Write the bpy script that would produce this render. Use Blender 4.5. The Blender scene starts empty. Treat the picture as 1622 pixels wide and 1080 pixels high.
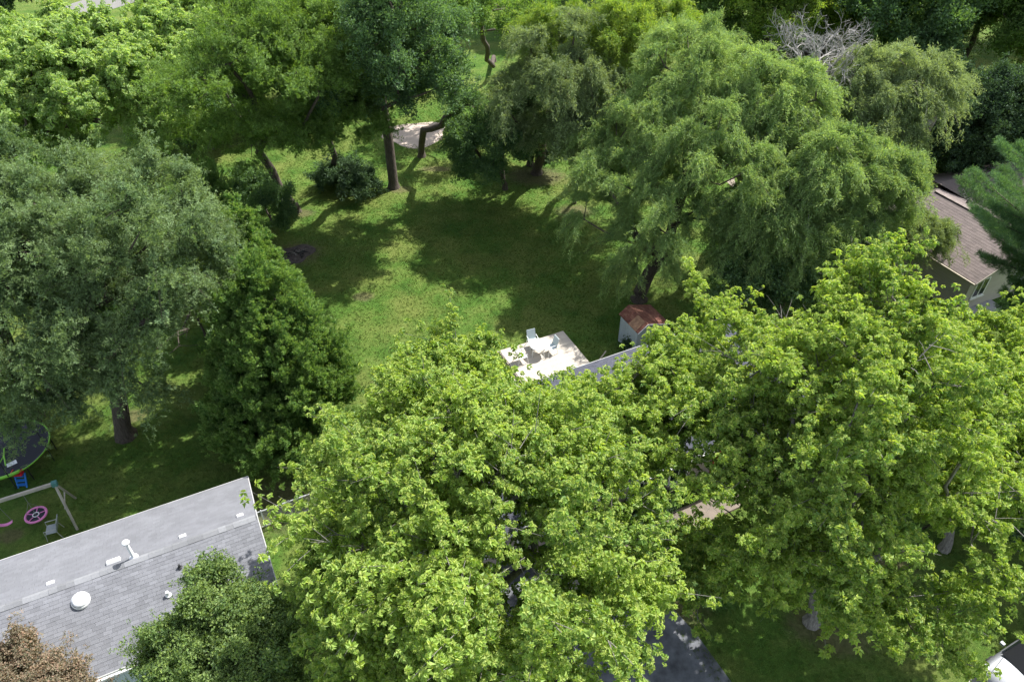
import bpy, math, random
import numpy as np
from mathutils import Vector, Matrix

# ------------------------------------------------------------------ camera, world, sun
S = bpy.context.scene
COL = S.collection
R = math.radians
CAM_H, FPX, PITCH = 29.0, 1180.0, R(40.5)
cam_d = bpy.data.cameras.new('camera')
cam = bpy.data.objects.new('camera', cam_d); COL.objects.link(cam)
cam.location = (0, 0, CAM_H); cam.rotation_euler = (R(90) - PITCH, 0, 0)
cam_d.sensor_width = 36; cam_d.lens = 36 * FPX / 1622; cam_d.clip_end = 3000; cam_d.clip_start = .1
S.camera = cam
SUN_EL, SUN_AZ = R(54), R(47)            # azimuth measured from +Y towards +X
w = bpy.data.worlds.new('World'); S.world = w; w.use_nodes = True
nt = w.node_tree; bg = nt.nodes['Background']
sky = nt.nodes.new('ShaderNodeTexSky'); sky.sky_type = 'NISHITA'; sky.sun_disc = False
sky.sun_elevation = SUN_EL; sky.sun_rotation = SUN_AZ; sky.air_density = 1.0; sky.dust_density = 1.5; sky.ozone_density = 1.0
hs = nt.nodes.new('ShaderNodeHueSaturation'); hs.inputs['Saturation'].default_value = .55   # partly cloudy: paler sky light
nt.links.new(sky.outputs[0], hs.inputs['Color']); nt.links.new(hs.outputs[0], bg.inputs[0]); bg.inputs[1].default_value = .15
sl = bpy.data.lights.new('sun', 'SUN'); sl.energy = 4.6; sl.angle = R(.55); sl.color = (1, .97, .91)
so = bpy.data.objects.new('sun', sl); COL.objects.link(so)
sdir = Vector((math.sin(SUN_AZ) * math.cos(SUN_EL), math.cos(SUN_AZ) * math.cos(SUN_EL), math.sin(SUN_EL)))
so.rotation_euler = sdir.to_track_quat('Z', 'Y').to_euler(); so.location = (30, 40, 60)
S.view_settings.view_transform = 'Standard'; S.view_settings.look = 'None'
S.view_settings.gamma = 1; S.view_settings.use_curve_mapping = False
S.view_settings.exposure = .95
S.render.engine = 'CYCLES'
cy = S.cycles
cy.use_adaptive_sampling = True; cy.adaptive_threshold = .015; cy.adaptive_min_samples = 24
cy.max_bounces = 6; cy.diffuse_bounces = 4; cy.glossy_bounces = 2; cy.transmission_bounces = 5; cy.transparent_max_bounces = 4
cy.sample_clamp_indirect = 4; cy.use_denoising = True; cy.denoiser = 'OPENIMAGEDENOISE'; cy.denoising_input_passes = 'RGB_ALBEDO_NORMAL'
cy.caustics_reflective = False; cy.caustics_refractive = False

# ------------------------------------------------------------------ helpers
U1 = Vector((math.sin(R(64)), math.cos(R(64)), 0)); U2 = Vector((-U1.y, U1.x, 0)); UP = Vector((0, 0, 1))
FRAME_ROT = math.atan2(U1.y, U1.x)
s_, c_ = math.sin(PITCH), math.cos(PITCH)
def at(x, y, z=0.0):
    """the world point at height z seen at photo pixel x, y"""
    a = (x - 811) / FPX; b = (y - 540) / FPX; t = (CAM_H - z) / (s_ + b * c_)
    return Vector((a * t, t * (c_ - b * s_), z))

def tag(o, label=None, cat=None, group=None, kind=None):
    if label: o['label'] = label
    if cat: o['category'] = cat
    if group: o['group'] = group
    if kind: o['kind'] = kind
    return o
def empty(name, loc=(0, 0, 0), rz=0.0, **k):
    o = bpy.data.objects.new(name, None); COL.objects.link(o); o.location = loc; o.rotation_euler = (0, 0, rz)
    o.empty_display_size = .3
    return tag(o, **k)

class MB:
    def __init__(s): s.v = []; s.f = []; s.m = []
    def add(s, vs, fs, mi=0):
        n = len(s.v); s.v += [tuple(v) for v in vs]; s.f += [tuple(n + i for i in f) for f in fs]; s.m += [mi] * len(fs); return s
    def box(s, a, b, mi=0):
        x0, y0, z0 = a; x1, y1, z1 = b
        return s.add([(x0,y0,z0),(x1,y0,z0),(x1,y1,z0),(x0,y1,z0),(x0,y0,z1),(x1,y0,z1),(x1,y1,z1),(x0,y1,z1)],
              [(0,3,2,1),(4,5,6,7),(0,1,5,4),(1,2,6,5),(2,3,7,6),(3,0,4,7)], mi)
    def tube(s, pts, rad, n=6, cap=True, mi=0):
        pts = [Vector(p) for p in pts]
        if not hasattr(rad, '__len__'): rad = [rad] * len(pts)
        rings = []; base = len(s.v)
        for i, p in enumerate(pts):
            t = (pts[min(i + 1, len(pts) - 1)] - pts[max(i - 1, 0)])
            t = t.normalized() if t.length > 1e-9 else UP
            a = t.cross(Vector((.31, .17, .93)) if abs(t.z) < .9 else Vector((1, .1, 0))).normalized(); b = t.cross(a)
            s.v += [tuple(p + (a * math.cos(2*math.pi*k/n) + b * math.sin(2*math.pi*k/n)) * rad[i]) for k in range(n)]
        for i in range(len(pts) - 1):
            for k in range(n):
                s.f.append((base + i*n + k, base + i*n + (k+1) % n, base + (i+1)*n + (k+1) % n, base + (i+1)*n + k)); s.m.append(mi)
        if cap:
            s.f.append(tuple(base + k for k in reversed(range(n)))); s.m.append(mi)
            s.f.append(tuple(base + (len(pts)-1)*n + k for k in range(n))); s.m.append(mi)
        return s
    def lathe(s, prof, n=20, c=(0, 0, 0), mi=0):
        base = len(s.v)
        for r, z in prof:
            s.v += [(c[0] + r*math.cos(2*math.pi*k/n), c[1] + r*math.sin(2*math.pi*k/n), c[2] + z) for k in range(n)]
        for i in range(len(prof) - 1):
            for k in range(n):
                s.f.append((base+i*n+k, base+i*n+(k+1) % n, base+(i+1)*n+(k+1) % n, base+(i+1)*n+k)); s.m.append(mi)
        return s
    def mesh(s, name, mats):
        me = bpy.data.meshes.new(name); me.from_pydata(s.v, [], s.f)
        if not isinstance(mats, (list, tuple)): mats = [mats]
        for m in mats: me.materials.append(m)
        if len(mats) > 1: me.polygons.foreach_set('material_index', s.m)
        me.update(); return me
    def build(s, name, mats, parent=None, loc=(0, 0, 0), rot=(0, 0, 0), smooth=False, bevel=0):
        me = s.mesh(name, mats)
        if smooth: me.polygons.foreach_set('use_smooth', [True] * len(me.polygons))
        return link(name, me, parent, loc, rot, bevel)
def link(name, me, parent=None, loc=(0, 0, 0), rot=(0, 0, 0), bevel=0):
    o = bpy.data.objects.new(name, me); COL.objects.link(o); o.location = loc; o.rotation_euler = rot
    if parent is not None: o.parent = parent
    if bevel:
        m = o.modifiers.new('bevel', 'BEVEL'); m.width = bevel; m.segments = 2; m.limit_method = 'ANGLE'
    return o

# ------------------------------------------------------------------ materials
def ramp(nt, fac, stops):
    r = nt.nodes.new('ShaderNodeValToRGB'); e = r.color_ramp.elements
    while len(e) < len(stops): e.new(.5)
    for i, (p, c) in enumerate(stops): e[i].position = p; e[i].color = (*c, 1)
    nt.links.new(fac, r.inputs[0]); return r.outputs[0]
def noise(nt, vec, scale, detail=4, rough=.6, dim='3D'):
    n = nt.nodes.new('ShaderNodeTexNoise'); n.inputs['Scale'].default_value = scale; n.inputs['Detail'].default_value = detail
    n.inputs['Roughness'].default_value = rough
    if vec is not None: nt.links.new(vec, n.inputs['Vector'])
    return n.outputs[0]
def mixc(nt, fac, a, b, mode='MIX'):
    m = nt.nodes.new('ShaderNodeMix'); m.data_type = 'RGBA'; m.blend_type = mode
    for sock, v in ((m.inputs[0], fac), (m.inputs[6], a), (m.inputs[7], b)):
        if hasattr(v, 'links') or hasattr(v, 'is_linked'): nt.links.new(v, sock)
        elif isinstance(v, (int, float)): sock.default_value = v
        else: sock.default_value = (*v, 1)
    return m.outputs[2]
def mth(nt, op, a, b=0.0):
    m = nt.nodes.new('ShaderNodeMath'); m.operation = op
    for i, v in enumerate((a, b)):
        if hasattr(v, 'is_linked'): nt.links.new(v, m.inputs[i])
        else: m.inputs[i].default_value = v
    return m.outputs[0]
def newmat(name):
    m = bpy.data.materials.new(name); m.use_nodes = True; nt = m.node_tree; return m, nt, nt.nodes['Principled BSDF']
def simple(name, col, rough=.6, var=.12, scale=6, metal=0, spec=.5, bump=0.0, bscale=30, coord='Object', island=0.0):
    m, nt, b = newmat(name)
    tc = nt.nodes.new('ShaderNodeTexCoord'); v = tc.outputs[coord]
    n = noise(nt, v, scale)
    lo = tuple(c * (1 - var) for c in col); hi = tuple(min(1, c * (1 + var)) for c in col)
    c = ramp(nt, n, [(.3, lo), (.7, hi)])
    if island:
        g = nt.nodes.new('ShaderNodeNewGeometry'); oi = nt.nodes.new('ShaderNodeObjectInfo')
        f = mth(nt, 'FRACT', mth(nt, 'ADD', g.outputs['Random Per Island'], oi.outputs['Random']))
        k = ramp(nt, f, [(0, (1 - island,) * 3), (1, (1 + island * .9, 1 + island * .9, 1 + island * .9))])
        c = mixc(nt, 1.0, c, k, 'MULTIPLY')
    nt.links.new(c, b.inputs['Base Color'])
    b.inputs['Roughness'].default_value = rough; b.inputs['Metallic'].default_value = metal
    b.inputs['Specular IOR Level'].default_value = spec
    if bump:
        bp = nt.nodes.new('ShaderNodeBump'); bp.inputs['Strength'].default_value = bump; bp.inputs['Distance'].default_value = .02
        nt.links.new(noise(nt, v, bscale), bp.inputs['Height']); nt.links.new(bp.outputs[0], b.inputs['Normal'])
    return m

def leaf_mat(name, dark, light, tip, trans=.42, gloss=.06, rough=.7):
    """thin leaf: diffuse + translucent; hue runs dark -> light per spray (tone), tip leaves yellower"""
    m = bpy.data.materials.new(name); m.use_nodes = True; nt = m.node_tree; nt.nodes.clear()
    out = nt.nodes.new('ShaderNodeOutputMaterial')
    at_ = nt.nodes.new('ShaderNodeAttribute'); at_.attribute_type = 'INSTANCER'; at_.attribute_name = 'tone'
    tp = nt.nodes.new('ShaderNodeAttribute'); tp.attribute_type = 'GEOMETRY'; tp.attribute_name = 'tip'
    g = nt.nodes.new('ShaderNodeNewGeometry')
    base = mixc(nt, at_.outputs['Fac'], dark, light)
    base = mixc(nt, tp.outputs['Fac'], base, tip)
    k = ramp(nt, g.outputs['Random Per Island'], [(0, (.66,) * 3), (1, (1.3, 1.3, 1.25))])
    base = mixc(nt, 1.0, base, k, 'MULTIPLY')
    d = nt.nodes.new('ShaderNodeBsdfDiffuse'); t = nt.nodes.new('ShaderNodeBsdfTranslucent'); gl = nt.nodes.new('ShaderNodeBsdfGlossy')
    gl.inputs['Roughness'].default_value = rough; gl.inputs['Color'].default_value = (.9, .95, 1, 1)
    nt.links.new(base, d.inputs[0])
    tcol = mixc(nt, 1.0, base, (1.25, 1.2, .55), 'MULTIPLY'); nt.links.new(tcol, t.inputs[0])
    m1 = nt.nodes.new('ShaderNodeMixShader'); m1.inputs[0].default_value = trans
    nt.links.new(d.outputs[0], m1.inputs[1]); nt.links.new(t.outputs[0], m1.inputs[2])
    m2 = nt.nodes.new('ShaderNodeMixShader'); m2.inputs[0].default_value = gloss * .6
    nt.links.new(m1.outputs[0], m2.inputs[1]); nt.links.new(gl.outputs[0], m2.inputs[2]); nt.links.new(m2.outputs[0], out.inputs[0])
    return m
LM = {
 'maple':   leaf_mat('leaf_maple', (0.105, 0.220, 0.027), (0.260, 0.390, 0.056), (0.500, 0.590, 0.122), .46, .06),
 'maple_far': leaf_mat('leaf_maple_far', (0.160, 0.290, 0.071), (0.300, 0.440, 0.132), (0.460, 0.580, 0.193), .48, .06),
 'oak':     leaf_mat('leaf_oak', (0.058, 0.130, 0.041), (0.116, 0.220, 0.073), (0.164, 0.280, 0.083), .45, .06),
 'locust':  leaf_mat('leaf_locust', (0.096, 0.190, 0.036), (0.172, 0.290, 0.062), (0.230, 0.350, 0.073), .50, .04),
 'elm':     leaf_mat('leaf_elm', (0.110, 0.190, 0.083), (0.196, 0.285, 0.135), (0.250, 0.350, 0.135), .42, .04),
 'willow':  leaf_mat('leaf_willow', (0.144, 0.255, 0.088), (0.288, 0.420, 0.161), (0.403, 0.520, 0.187), .50, .04),
 'willow_grey': leaf_mat('leaf_willow_grey', (0.164, 0.230, 0.104), (0.278, 0.360, 0.177), (0.326, 0.420, 0.187), .48, .04),
 'bright':  leaf_mat('leaf_bright', (0.130, 0.250, 0.030), (0.250, 0.380, 0.046), (0.350, 0.440, 0.061), .50, .05),
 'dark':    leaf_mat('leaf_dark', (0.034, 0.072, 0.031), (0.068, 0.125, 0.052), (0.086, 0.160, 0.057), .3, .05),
 'cedar':   leaf_mat('leaf_cedar', (.080, .20, .050), (.185, .33, .08), (.30, .42, .13), .44, .03),
 'cedar_young': leaf_mat('leaf_cedar_young', (0.190, 0.340, 0.040), (0.340, 0.480, 0.061), (0.440, 0.520, 0.081), .45, .03),
 'pine':    leaf_mat('leaf_pine', (0.068, 0.165, 0.068), (0.144, 0.280, 0.114), (0.202, 0.340, 0.125), .35, .05),
 'birch':   leaf_mat('leaf_small_tree', (0.096, 0.180, 0.041), (0.182, 0.280, 0.073), (0.268, 0.360, 0.083), .45, .06),
 'plum':    leaf_mat('leaf_plum', (.15, .145, .085), (.30, .25, .165), (.36, .235, .17), .35, .05),
 'lily':    leaf_mat('leaf_lily', (0.076, 0.200, 0.021), (0.134, 0.300, 0.036), (0.192, 0.360, 0.041), .4, .05),
}
def bark_mat(name, a, b_):
    m, nt, b = newmat(name); tc = nt.nodes.new('ShaderNodeTexCoord')
    mp = nt.nodes.new('ShaderNodeMapping'); mp.inputs['Scale'].default_value = (9, 9, 1.6); nt.links.new(tc.outputs['Object'], mp.inputs[0])
    n = noise(nt, mp.outputs[0], 1.6, 6, .7); nt.links.new(ramp(nt, n, [(.35, a), (.65, b_)]), b.inputs['Base Color'])
    b.inputs['Roughness'].default_value = .9
    bp = nt.nodes.new('ShaderNodeBump'); bp.inputs['Strength'].default_value = .7; bp.inputs['Distance'].default_value = .04
    nt.links.new(n, bp.inputs['Height']); nt.links.new(bp.outputs[0], b.inputs['Normal']); return m
BARK = bark_mat('bark_brown', (.045, .034, .026), (.13, .105, .085))
BARKG = bark_mat('bark_grey', (.10, .09, .08), (.30, .28, .25))
BARKM = bark_mat('bark_silver', (.05, .044, .038), (.20, .18, .16))
BARKD = bark_mat('bark_dead', (.30, .28, .27), (.52, .49, .46))

# ------------------------------------------------------------------ ground
SOIL = ((440, 800, 2.2, 1.6), (1290, 990, 1.2, .9), (1390, 880, 1.6, 1.4), (600, 605, .4, .3), (672, 735, 1.4, 1.0), (205, 660, .9, .6), (632, 300, .9, .6), (690, 268, 1.4, .5), (477, 338, 1.0, .6), (910, 335, 1.4, 1.0), (1450, 700, 1.2, .9), (17, 848, .55, .4), (850, 280, 2.5, 1.6), (1330, 1010, 1.5, .8), (575, 470, .7, .5), (1060, 960, 1.6, 1.2), (470, 402, 1.7, 1.5))
def ground_material():
    m, nt, b = newmat('lawn')
    tc = nt.nodes.new('ShaderNodeTexCoord'); v = tc.outputs['Object']
    big = noise(nt, v, .09, 4, .6); mid = noise(nt, v, .55, 5, .65); fine = noise(nt, v, 5.0, 6, .75); vf = noise(nt, v, 26.0, 3, .8)
    c = ramp(nt, mid, [(.28, (.038, .105, .017)), (.5, (.082, .16, .028)), (.72, (.155, .215, .055))])
    big = noise(nt, v, .22, 5, .7); dry = ramp(nt, big, [(.44, (0, 0, 0)), (.62, (1, 1, 1))])
    c = mixc(nt, mth(nt, 'MULTIPLY', dry, .55), c, (.19, .205, .062))
    c = mixc(nt, .75, c, ramp(nt, fine, [(.28, (.5, .55, .46)), (.5, (1, 1, 1)), (.74, (1.55, 1.5, 1.4))]), 'MULTIPLY')
    c = mixc(nt, .8, c, ramp(nt, vf, [(.3, (.45, .5, .42)), (.7, (1.6, 1.55, 1.4))]), 'MULTIPLY')
    thin = noise(nt, v, 1.7, 6, .75)
    soil = ramp(nt, thin, [(.66, (0, 0, 0)), (.76, (1, 1, 1))])
    c = mixc(nt, mth(nt, 'MULTIPLY', soil, .55), c, (.17, .13, .075))
    # worn bare spots with ragged edges (position, radii in metres)
    wn = noise(nt, v, 2.4, 6, .8); sx = nt.nodes.new('ShaderNodeSeparateXYZ'); nt.links.new(v, sx.inputs[0])
    acc = None
    for (px_, py_, rx, ry) in SOIL:
        p = at(px_, py_, 0)
        dx = mth(nt, 'MULTIPLY', mth(nt, 'SUBTRACT', sx.outputs[0], p.x), 1 / rx); dy = mth(nt, 'MULTIPLY', mth(nt, 'SUBTRACT', sx.outputs[1], p.y), 1 / ry)
        d2 = mth(nt, 'SQRT', mth(nt, 'ADD', mth(nt, 'MULTIPLY', dx, dx), mth(nt, 'MULTIPLY', dy, dy)))
        acc = d2 if acc is None else mth(nt, 'MINIMUM', acc, d2)
    e = mth(nt, 'SUBTRACT', mth(nt, 'ADD', acc, mth(nt, 'MULTIPLY', wn, 1.6)), 1.3)
    mk = ramp(nt, e, [(.15, (1, 1, 1)), (.75, (0, 0, 0))])
    sc = ramp(nt, fine, [(.3, (.085, .065, .038)), (.7, (.21, .165, .10))])
    c = mixc(nt, mth(nt, 'MULTIPLY', mk, .62), c, sc)
    nt.links.new(c, b.inputs['Base Color']); b.inputs['Roughness'].default_value = .95; b.inputs['Specular IOR Level'].default_value = .15
    bp = nt.nodes.new('ShaderNodeBump'); bp.inputs['Strength'].default_value = 1; bp.inputs['Distance'].default_value = .09
    nt.links.new(mth(nt, 'ADD', fine, vf), bp.inputs['Height']); nt.links.new(bp.outputs[0], b.inputs['Normal'])
    return m
def patch(name, outline, z, mat, label=None, wob=0.0, seed=1, kind='structure'):
    """a flat sheet with an uneven edge"""
    rnd = random.Random(seed); pts = []
    n = len(outline)
    for i in range(n):
        a = Vector(outline[i]); b = Vector(outline[(i + 1) % n]); k = max(1, int((b - a).length / .35)) if wob else 1
        for j in range(k): pts.append(a.lerp(b, j / k) + Vector((rnd.uniform(-wob, wob), rnd.uniform(-wob, wob))))
    mb = MB(); mb.add([(p[0], p[1], z) for p in pts], [tuple(range(len(pts)))])
    o = mb.build(name, mat); tag(o, kind=kind)
    if label: o['label'] = label
    return o
def blob(cx, cy, rx, ry, n=26, seed=0, rot=0.0, irr=.18):
    rnd = random.Random(seed); ph = [rnd.uniform(0, 6.28) for _ in range(4)]; out = []
    for i in range(n):
        a = 2*math.pi*i/n; k = 1 + irr*(.6*math.sin(2*a+ph[0]) + .5*math.sin(3*a+ph[1]) + .4*math.sin(5*a+ph[2]))
        x, y = rx*k*math.cos(a), ry*k*math.sin(a); out.append((cx + x*math.cos(rot) - y*math.sin(rot), cy + x*math.sin(rot) + y*math.cos(rot)))
    return out
gm = ground_material()
g = MB(); N = 60
for i in range(N + 1):
    for j in range(N + 1):
        X = -900 + 1800 * i / N; Y = -300 + 1800 * j / N; g.v.append((X, Y, 0))
for i in range(N):
    for j in range(N): g.f.append((i*(N+1)+j, (i+1)*(N+1)+j, (i+1)*(N+1)+j+1, i*(N+1)+j+1)); g.m.append(0)
tag(g.build('lawn', gm), 'green mown lawn running between the houses and under the trees', kind='structure')

M_soil = simple('bare_soil', (.13, .095, .06), .95, .4, 1.5, bump=.6)
M_mulch = simple('mulch', (.20, .125, .075), .95, .5, 9, bump=.8)
M_ash = simple('ash', (.075, .06, .055), .95, .6, 5, bump=.8)
M_conc = simple('concrete', (.40, .37, .32), .85, .12, 1.3, bump=.2, island=.06)
M_concw = simple('concrete_walk', (.19, .155, .125), .85, .18, 1.3, bump=.2, island=.10)
M_asph = simple('asphalt', (.125, .13, .145), .9, .5, 1.6, bump=.5)
M_road = simple('road_asphalt', (.19, .185, .175), .9, .12, .5)

# ------------------------------------------------------------------ leaf sprays (prototypes, never linked: used as mesh data by the crowns)
def leaf_blade(mb, tips, p, d, up, L, W, fold=.25, tip=0.0, droop=.25, quad=True):
    d = d.normalized(); s = d.cross(up)
    if s.length < 1e-3: s = Vector((1, 0, 0))
    s.normalize(); nrm = s.cross(d)
    a = p; m = p + d * L * .5; e = p + d * L - nrm * L * droop
    f = nrm * W * fold
    l = m + s * W * .5 + f; r = m - s * W * .5 + f
    mb.add([a, l, e, r], [(0, 1, 2), (0, 2, 3)]); tips += [tip, tip]
def proto(kind, seed):
    rnd = random.Random(seed); mb = MB(); tips = []
    rv = lambda: Vector((rnd.gauss(0, 1), rnd.gauss(0, 1), rnd.gauss(0, 1))).normalized()
    if kind == 'maple':      # domed whorl of drooping leaves round a shoot tip (unit ~ 1 wide)
        for i in range(7):
            a = 2*math.pi*(i + rnd.uniform(-.3, .3))/7; el = rnd.uniform(-.25, .35)
            d = Vector((math.cos(a)*math.cos(el), math.sin(a)*math.cos(el), math.sin(el)))
            leaf_blade(mb, tips, Vector((0, 0, rnd.uniform(-.25, .1))) + d*.08, d, UP, rnd.uniform(.42, .6), rnd.uniform(.34, .46), .2, rnd.uniform(0, .35), rnd.uniform(.3, .7))
        for i in range(5):
            a = 2*math.pi*(i + rnd.uniform(-.3, .3))/5; el = rnd.uniform(.5, 1.0)
            d = Vector((math.cos(a)*math.cos(el), math.sin(a)*math.cos(el), math.sin(el)))
            leaf_blade(mb, tips, Vector((0, 0, .1)) + d*.05, d, UP, rnd.uniform(.26, .4), rnd.uniform(.2, .3), .2, rnd.uniform(.5, 1), rnd.uniform(.3, .8))
    elif kind == 'feather':   # twig with small narrow leaves on both sides
        for i in range(18):
            t = i / 17; z = -.5 + t * 1.05; x = .12 * math.sin(t * 2.2)
            a = rnd.uniform(0, 6.28); d = Vector((math.cos(a), math.sin(a), rnd.uniform(.1, .8)))
            leaf_blade(mb, tips, Vector((x, 0, z)), d, UP, rnd.uniform(.22, .36), rnd.uniform(.07, .12), .1, t * rnd.uniform(.3, 1), .2)
    elif kind == 'drop':     # hanging willow spray: long narrow leaves swept along the twig
        for i in range(20):
            t = i / 19; z = -.6 + t * 1.2; a = rnd.uniform(0, 6.28)
            d = Vector((math.cos(a) * .7, math.sin(a) * .7, rnd.uniform(.5, 1.0)))
            leaf_blade(mb, tips, Vector((.1 * math.sin(3 * t), .08 * math.cos(2 * t), z)), d, rv(), rnd.uniform(.24, .40), rnd.uniform(.05, .085), .1, t * rnd.uniform(.2, 1), .1)
    elif kind == 'broad':    # small oval leaves scattered in a ball
        for i in range(15):
            p = rv() * rnd.uniform(.1, .42)
            leaf_blade(mb, tips, p, (p.normalized() + rv() * .7), UP, rnd.uniform(.22, .34), rnd.uniform(.15, .22), .2, rnd.random() * (p.z > 0), .3)
    elif kind == 'scale':    # arborvitae fans: flat forked sprays
        for i in range(11):
            a = rnd.uniform(0, 6.28); fan = Vector((math.cos(a), math.sin(a), 0)); side = Vector((-fan.y, fan.x, 0))
            for k in (-1, 0, 1):
                d = fan * rnd.uniform(.35, .6) + UP * rnd.uniform(.5, .9) + side * k * .35
                leaf_blade(mb, tips, Vector((0, 0, -.4 + .055 * i)) + fan * .05, d, side, rnd.uniform(.3, .5), rnd.uniform(.09, .14), .0, (i / 11) * rnd.uniform(.3, 1), .12)
    elif kind == 'needle':   # pine tuft
        for i in range(30):
            d = rv(); d.z = abs(d.z) * 1.1 + .1
            leaf_blade(mb, tips, Vector((0, 0, rnd.uniform(-.35, .2))), d, rv(), rnd.uniform(.38, .55), .035, 0, rnd.uniform(0, .8), .05)
    me = mb.mesh('spray_' + kind, [])
    a = me.attributes.new('tip', 'FLOAT', 'FACE'); a.data.foreach_set('value', tips)
    return bpy.data.objects.new('leaf_spray_' + kind, me)
PROTO = {k: [proto(k, 11 + 7 * i) for i in range(3)] for k in ('maple', 'feather', 'drop', 'broad', 'scale', 'needle')}
GROUPS = {}
def spray_group(kind, mat):
    key = (kind, mat.name)
    if key in GROUPS: return GROUPS[key]
    ng = bpy.data.node_groups.new('foliage_' + kind + '_' + mat.name, 'GeometryNodeTree')
    ng.interface.new_socket('Geometry', in_out='INPUT', socket_type='NodeSocketGeometry')
    ng.interface.new_socket('Geometry', in_out='OUTPUT', socket_type='NodeSocketGeometry')
    N = ng.nodes.new; Lk = ng.links.new
    gi = N('NodeGroupInput'); go = N('NodeGroupOutput')
    g2i = N('GeometryNodeGeometryToInstance')
    for p in reversed(PROTO[kind]):
        oi = N('GeometryNodeObjectInfo'); oi.inputs['Object'].default_value = p; oi.inputs['As Instance'].default_value = False
        sm = N('GeometryNodeSetMaterial'); sm.inputs['Material'].default_value = mat
        Lk(oi.outputs['Geometry'], sm.inputs['Geometry']); Lk(sm.outputs[0], g2i.inputs[0])
    iop = N('GeometryNodeInstanceOnPoints'); iop.inputs['Pick Instance'].default_value = True
    def attr(name, typ):
        a = N('GeometryNodeInputNamedAttribute'); a.data_type = typ; a.inputs['Name'].default_value = name
        return a.outputs['Attribute']
    al = N('FunctionNodeAlignRotationToVector'); al.axis = 'Z'; Lk(attr('dir', 'FLOAT_VECTOR'), al.inputs['Vector'])
    cx = N('ShaderNodeCombineXYZ'); Lk(attr('spin', 'FLOAT'), cx.inputs[2])
    e2r = N('FunctionNodeEulerToRotation'); Lk(cx.outputs[0], e2r.inputs[0])
    rr = N('FunctionNodeRotateRotation'); rr.rotation_space = 'LOCAL'; Lk(al.outputs[0], rr.inputs[0]); Lk(e2r.outputs[0], rr.inputs[1])
    Lk(gi.outputs[0], iop.inputs['Points']); Lk(g2i.outputs[0], iop.inputs['Instance']); Lk(rr.outputs[0], iop.inputs['Rotation'])
    Lk(attr('scl', 'FLOAT'), iop.inputs['Scale']); Lk(attr('var', 'INT'), iop.inputs['Instance Index'])
    Lk(iop.outputs[0], go.inputs[0])
    GROUPS[key] = ng; return ng
TOTAL = [0]
def crown_object(name, P, D, scl, tone, rng, kind, mat, parent, origin):
    n = len(P); TOTAL[0] += n
    me = bpy.data.meshes.new(name); me.vertices.add(n)
    me.vertices.foreach_set('co', (P - np.array(origin)).astype(np.float32).ravel())
    for nm, ty, val in (('dir', 'FLOAT_VECTOR', D), ('spin', 'FLOAT', rng.uniform(0, 6.283, n)), ('scl', 'FLOAT', scl), ('tone', 'FLOAT', tone), ('var', 'INT', rng.integers(0, 3, n))):
        a = me.attributes.new(nm, ty, 'POINT')
        a.data.foreach_set('vector' if ty == 'FLOAT_VECTOR' else 'value', (val.astype(np.float32) if ty != 'INT' else val.astype(np.int32)).ravel())
    o = link(name, me, parent); o['kind'] = 'stuff'
    md = o.modifiers.new('leaves', 'NODES'); md.node_group = spray_group(kind, mat)
    return o
def unit(a): return a / np.maximum(np.linalg.norm(a, axis=-1, keepdims=True), 1e-6)

# style: kind of spray, scale, shoots per clump, sprays per shoot, outward, up, random, gravity, spray-direction weights (tangent, up, random), side jitter
STY = {
 'maple':  dict(k='maple',  shoots=12, per=8, out=.7, up=.40, rnd=1.05, grav=-.15, dirw=(.35, .7, .40), jit=.15, low=-.35, flat=.6, branch=.95),
 'locust': dict(k='feather', shoots=9, per=12, out=.8, up=.05, rnd=.75, grav=-.15, dirw=(.6, .15, .55), jit=.17, low=-.25, flat=.6, branch=.7),
 'elm':    dict(k='feather', shoots=11, per=13, out=.75, up=.15, rnd=.8, grav=-.25, dirw=(.75, .1, .45), jit=.17, low=-.45),
 'willow': dict(k='drop',   shoots=13, per=12, out=.75, up=.35, rnd=.8, grav=-.75, dirw=(1.0, -.1, .40), jit=.12, low=-.25),
 'broad':  dict(k='broad',  shoots=9, per=11, out=.7, up=.25, rnd=.9, grav=-.1, dirw=(.4, .5, .6), jit=.2, low=-.5),
 'cedar':  dict(k='scale',  shoots=10, per=15, out=.75, up=.6, rnd=.6, grav=-.05, dirw=(.6, .5, .35), jit=.16, low=-.6),
}
def clump_centres(rng, lobes, n, cr, low):
    pts = []; outs = []
    wts = np.array([l[3] * (l[3] + l[4]) for l in lobes], float); wts /= wts.sum()
    tries = 0
    while len(pts) < n and tries < n * 60:
        tries += 1
        l = lobes[rng.choice(len(lobes), p=wts)]
        d = rng.normal(size=3); d /= np.linalg.norm(d)
        if d[2] < low: continue
        f = rng.uniform(.15, 1.22) ** .6
        R3 = np.array([l[3], l[3], l[4]]) - cr * .55
        p = np.array(l[:3]) + d * np.maximum(R3, .3) * f
        if pts and np.min(np.linalg.norm(np.array(pts) - p, axis=1)) < cr * .72: continue
        ins = False
        for m in lobes:
            if m is l: continue
            q = (p - np.array(m[:3])) / np.maximum(np.array([m[3], m[3], m[4]]) - cr * .55, .3)
            if np.linalg.norm(q) < .55: ins = True; break
        if ins: continue
        pts.append(p); outs.append(unit(d * np.array([1 / l[3], 1 / l[3], 1 / l[4]])))
    return np.array(pts), np.array(outs)
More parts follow.
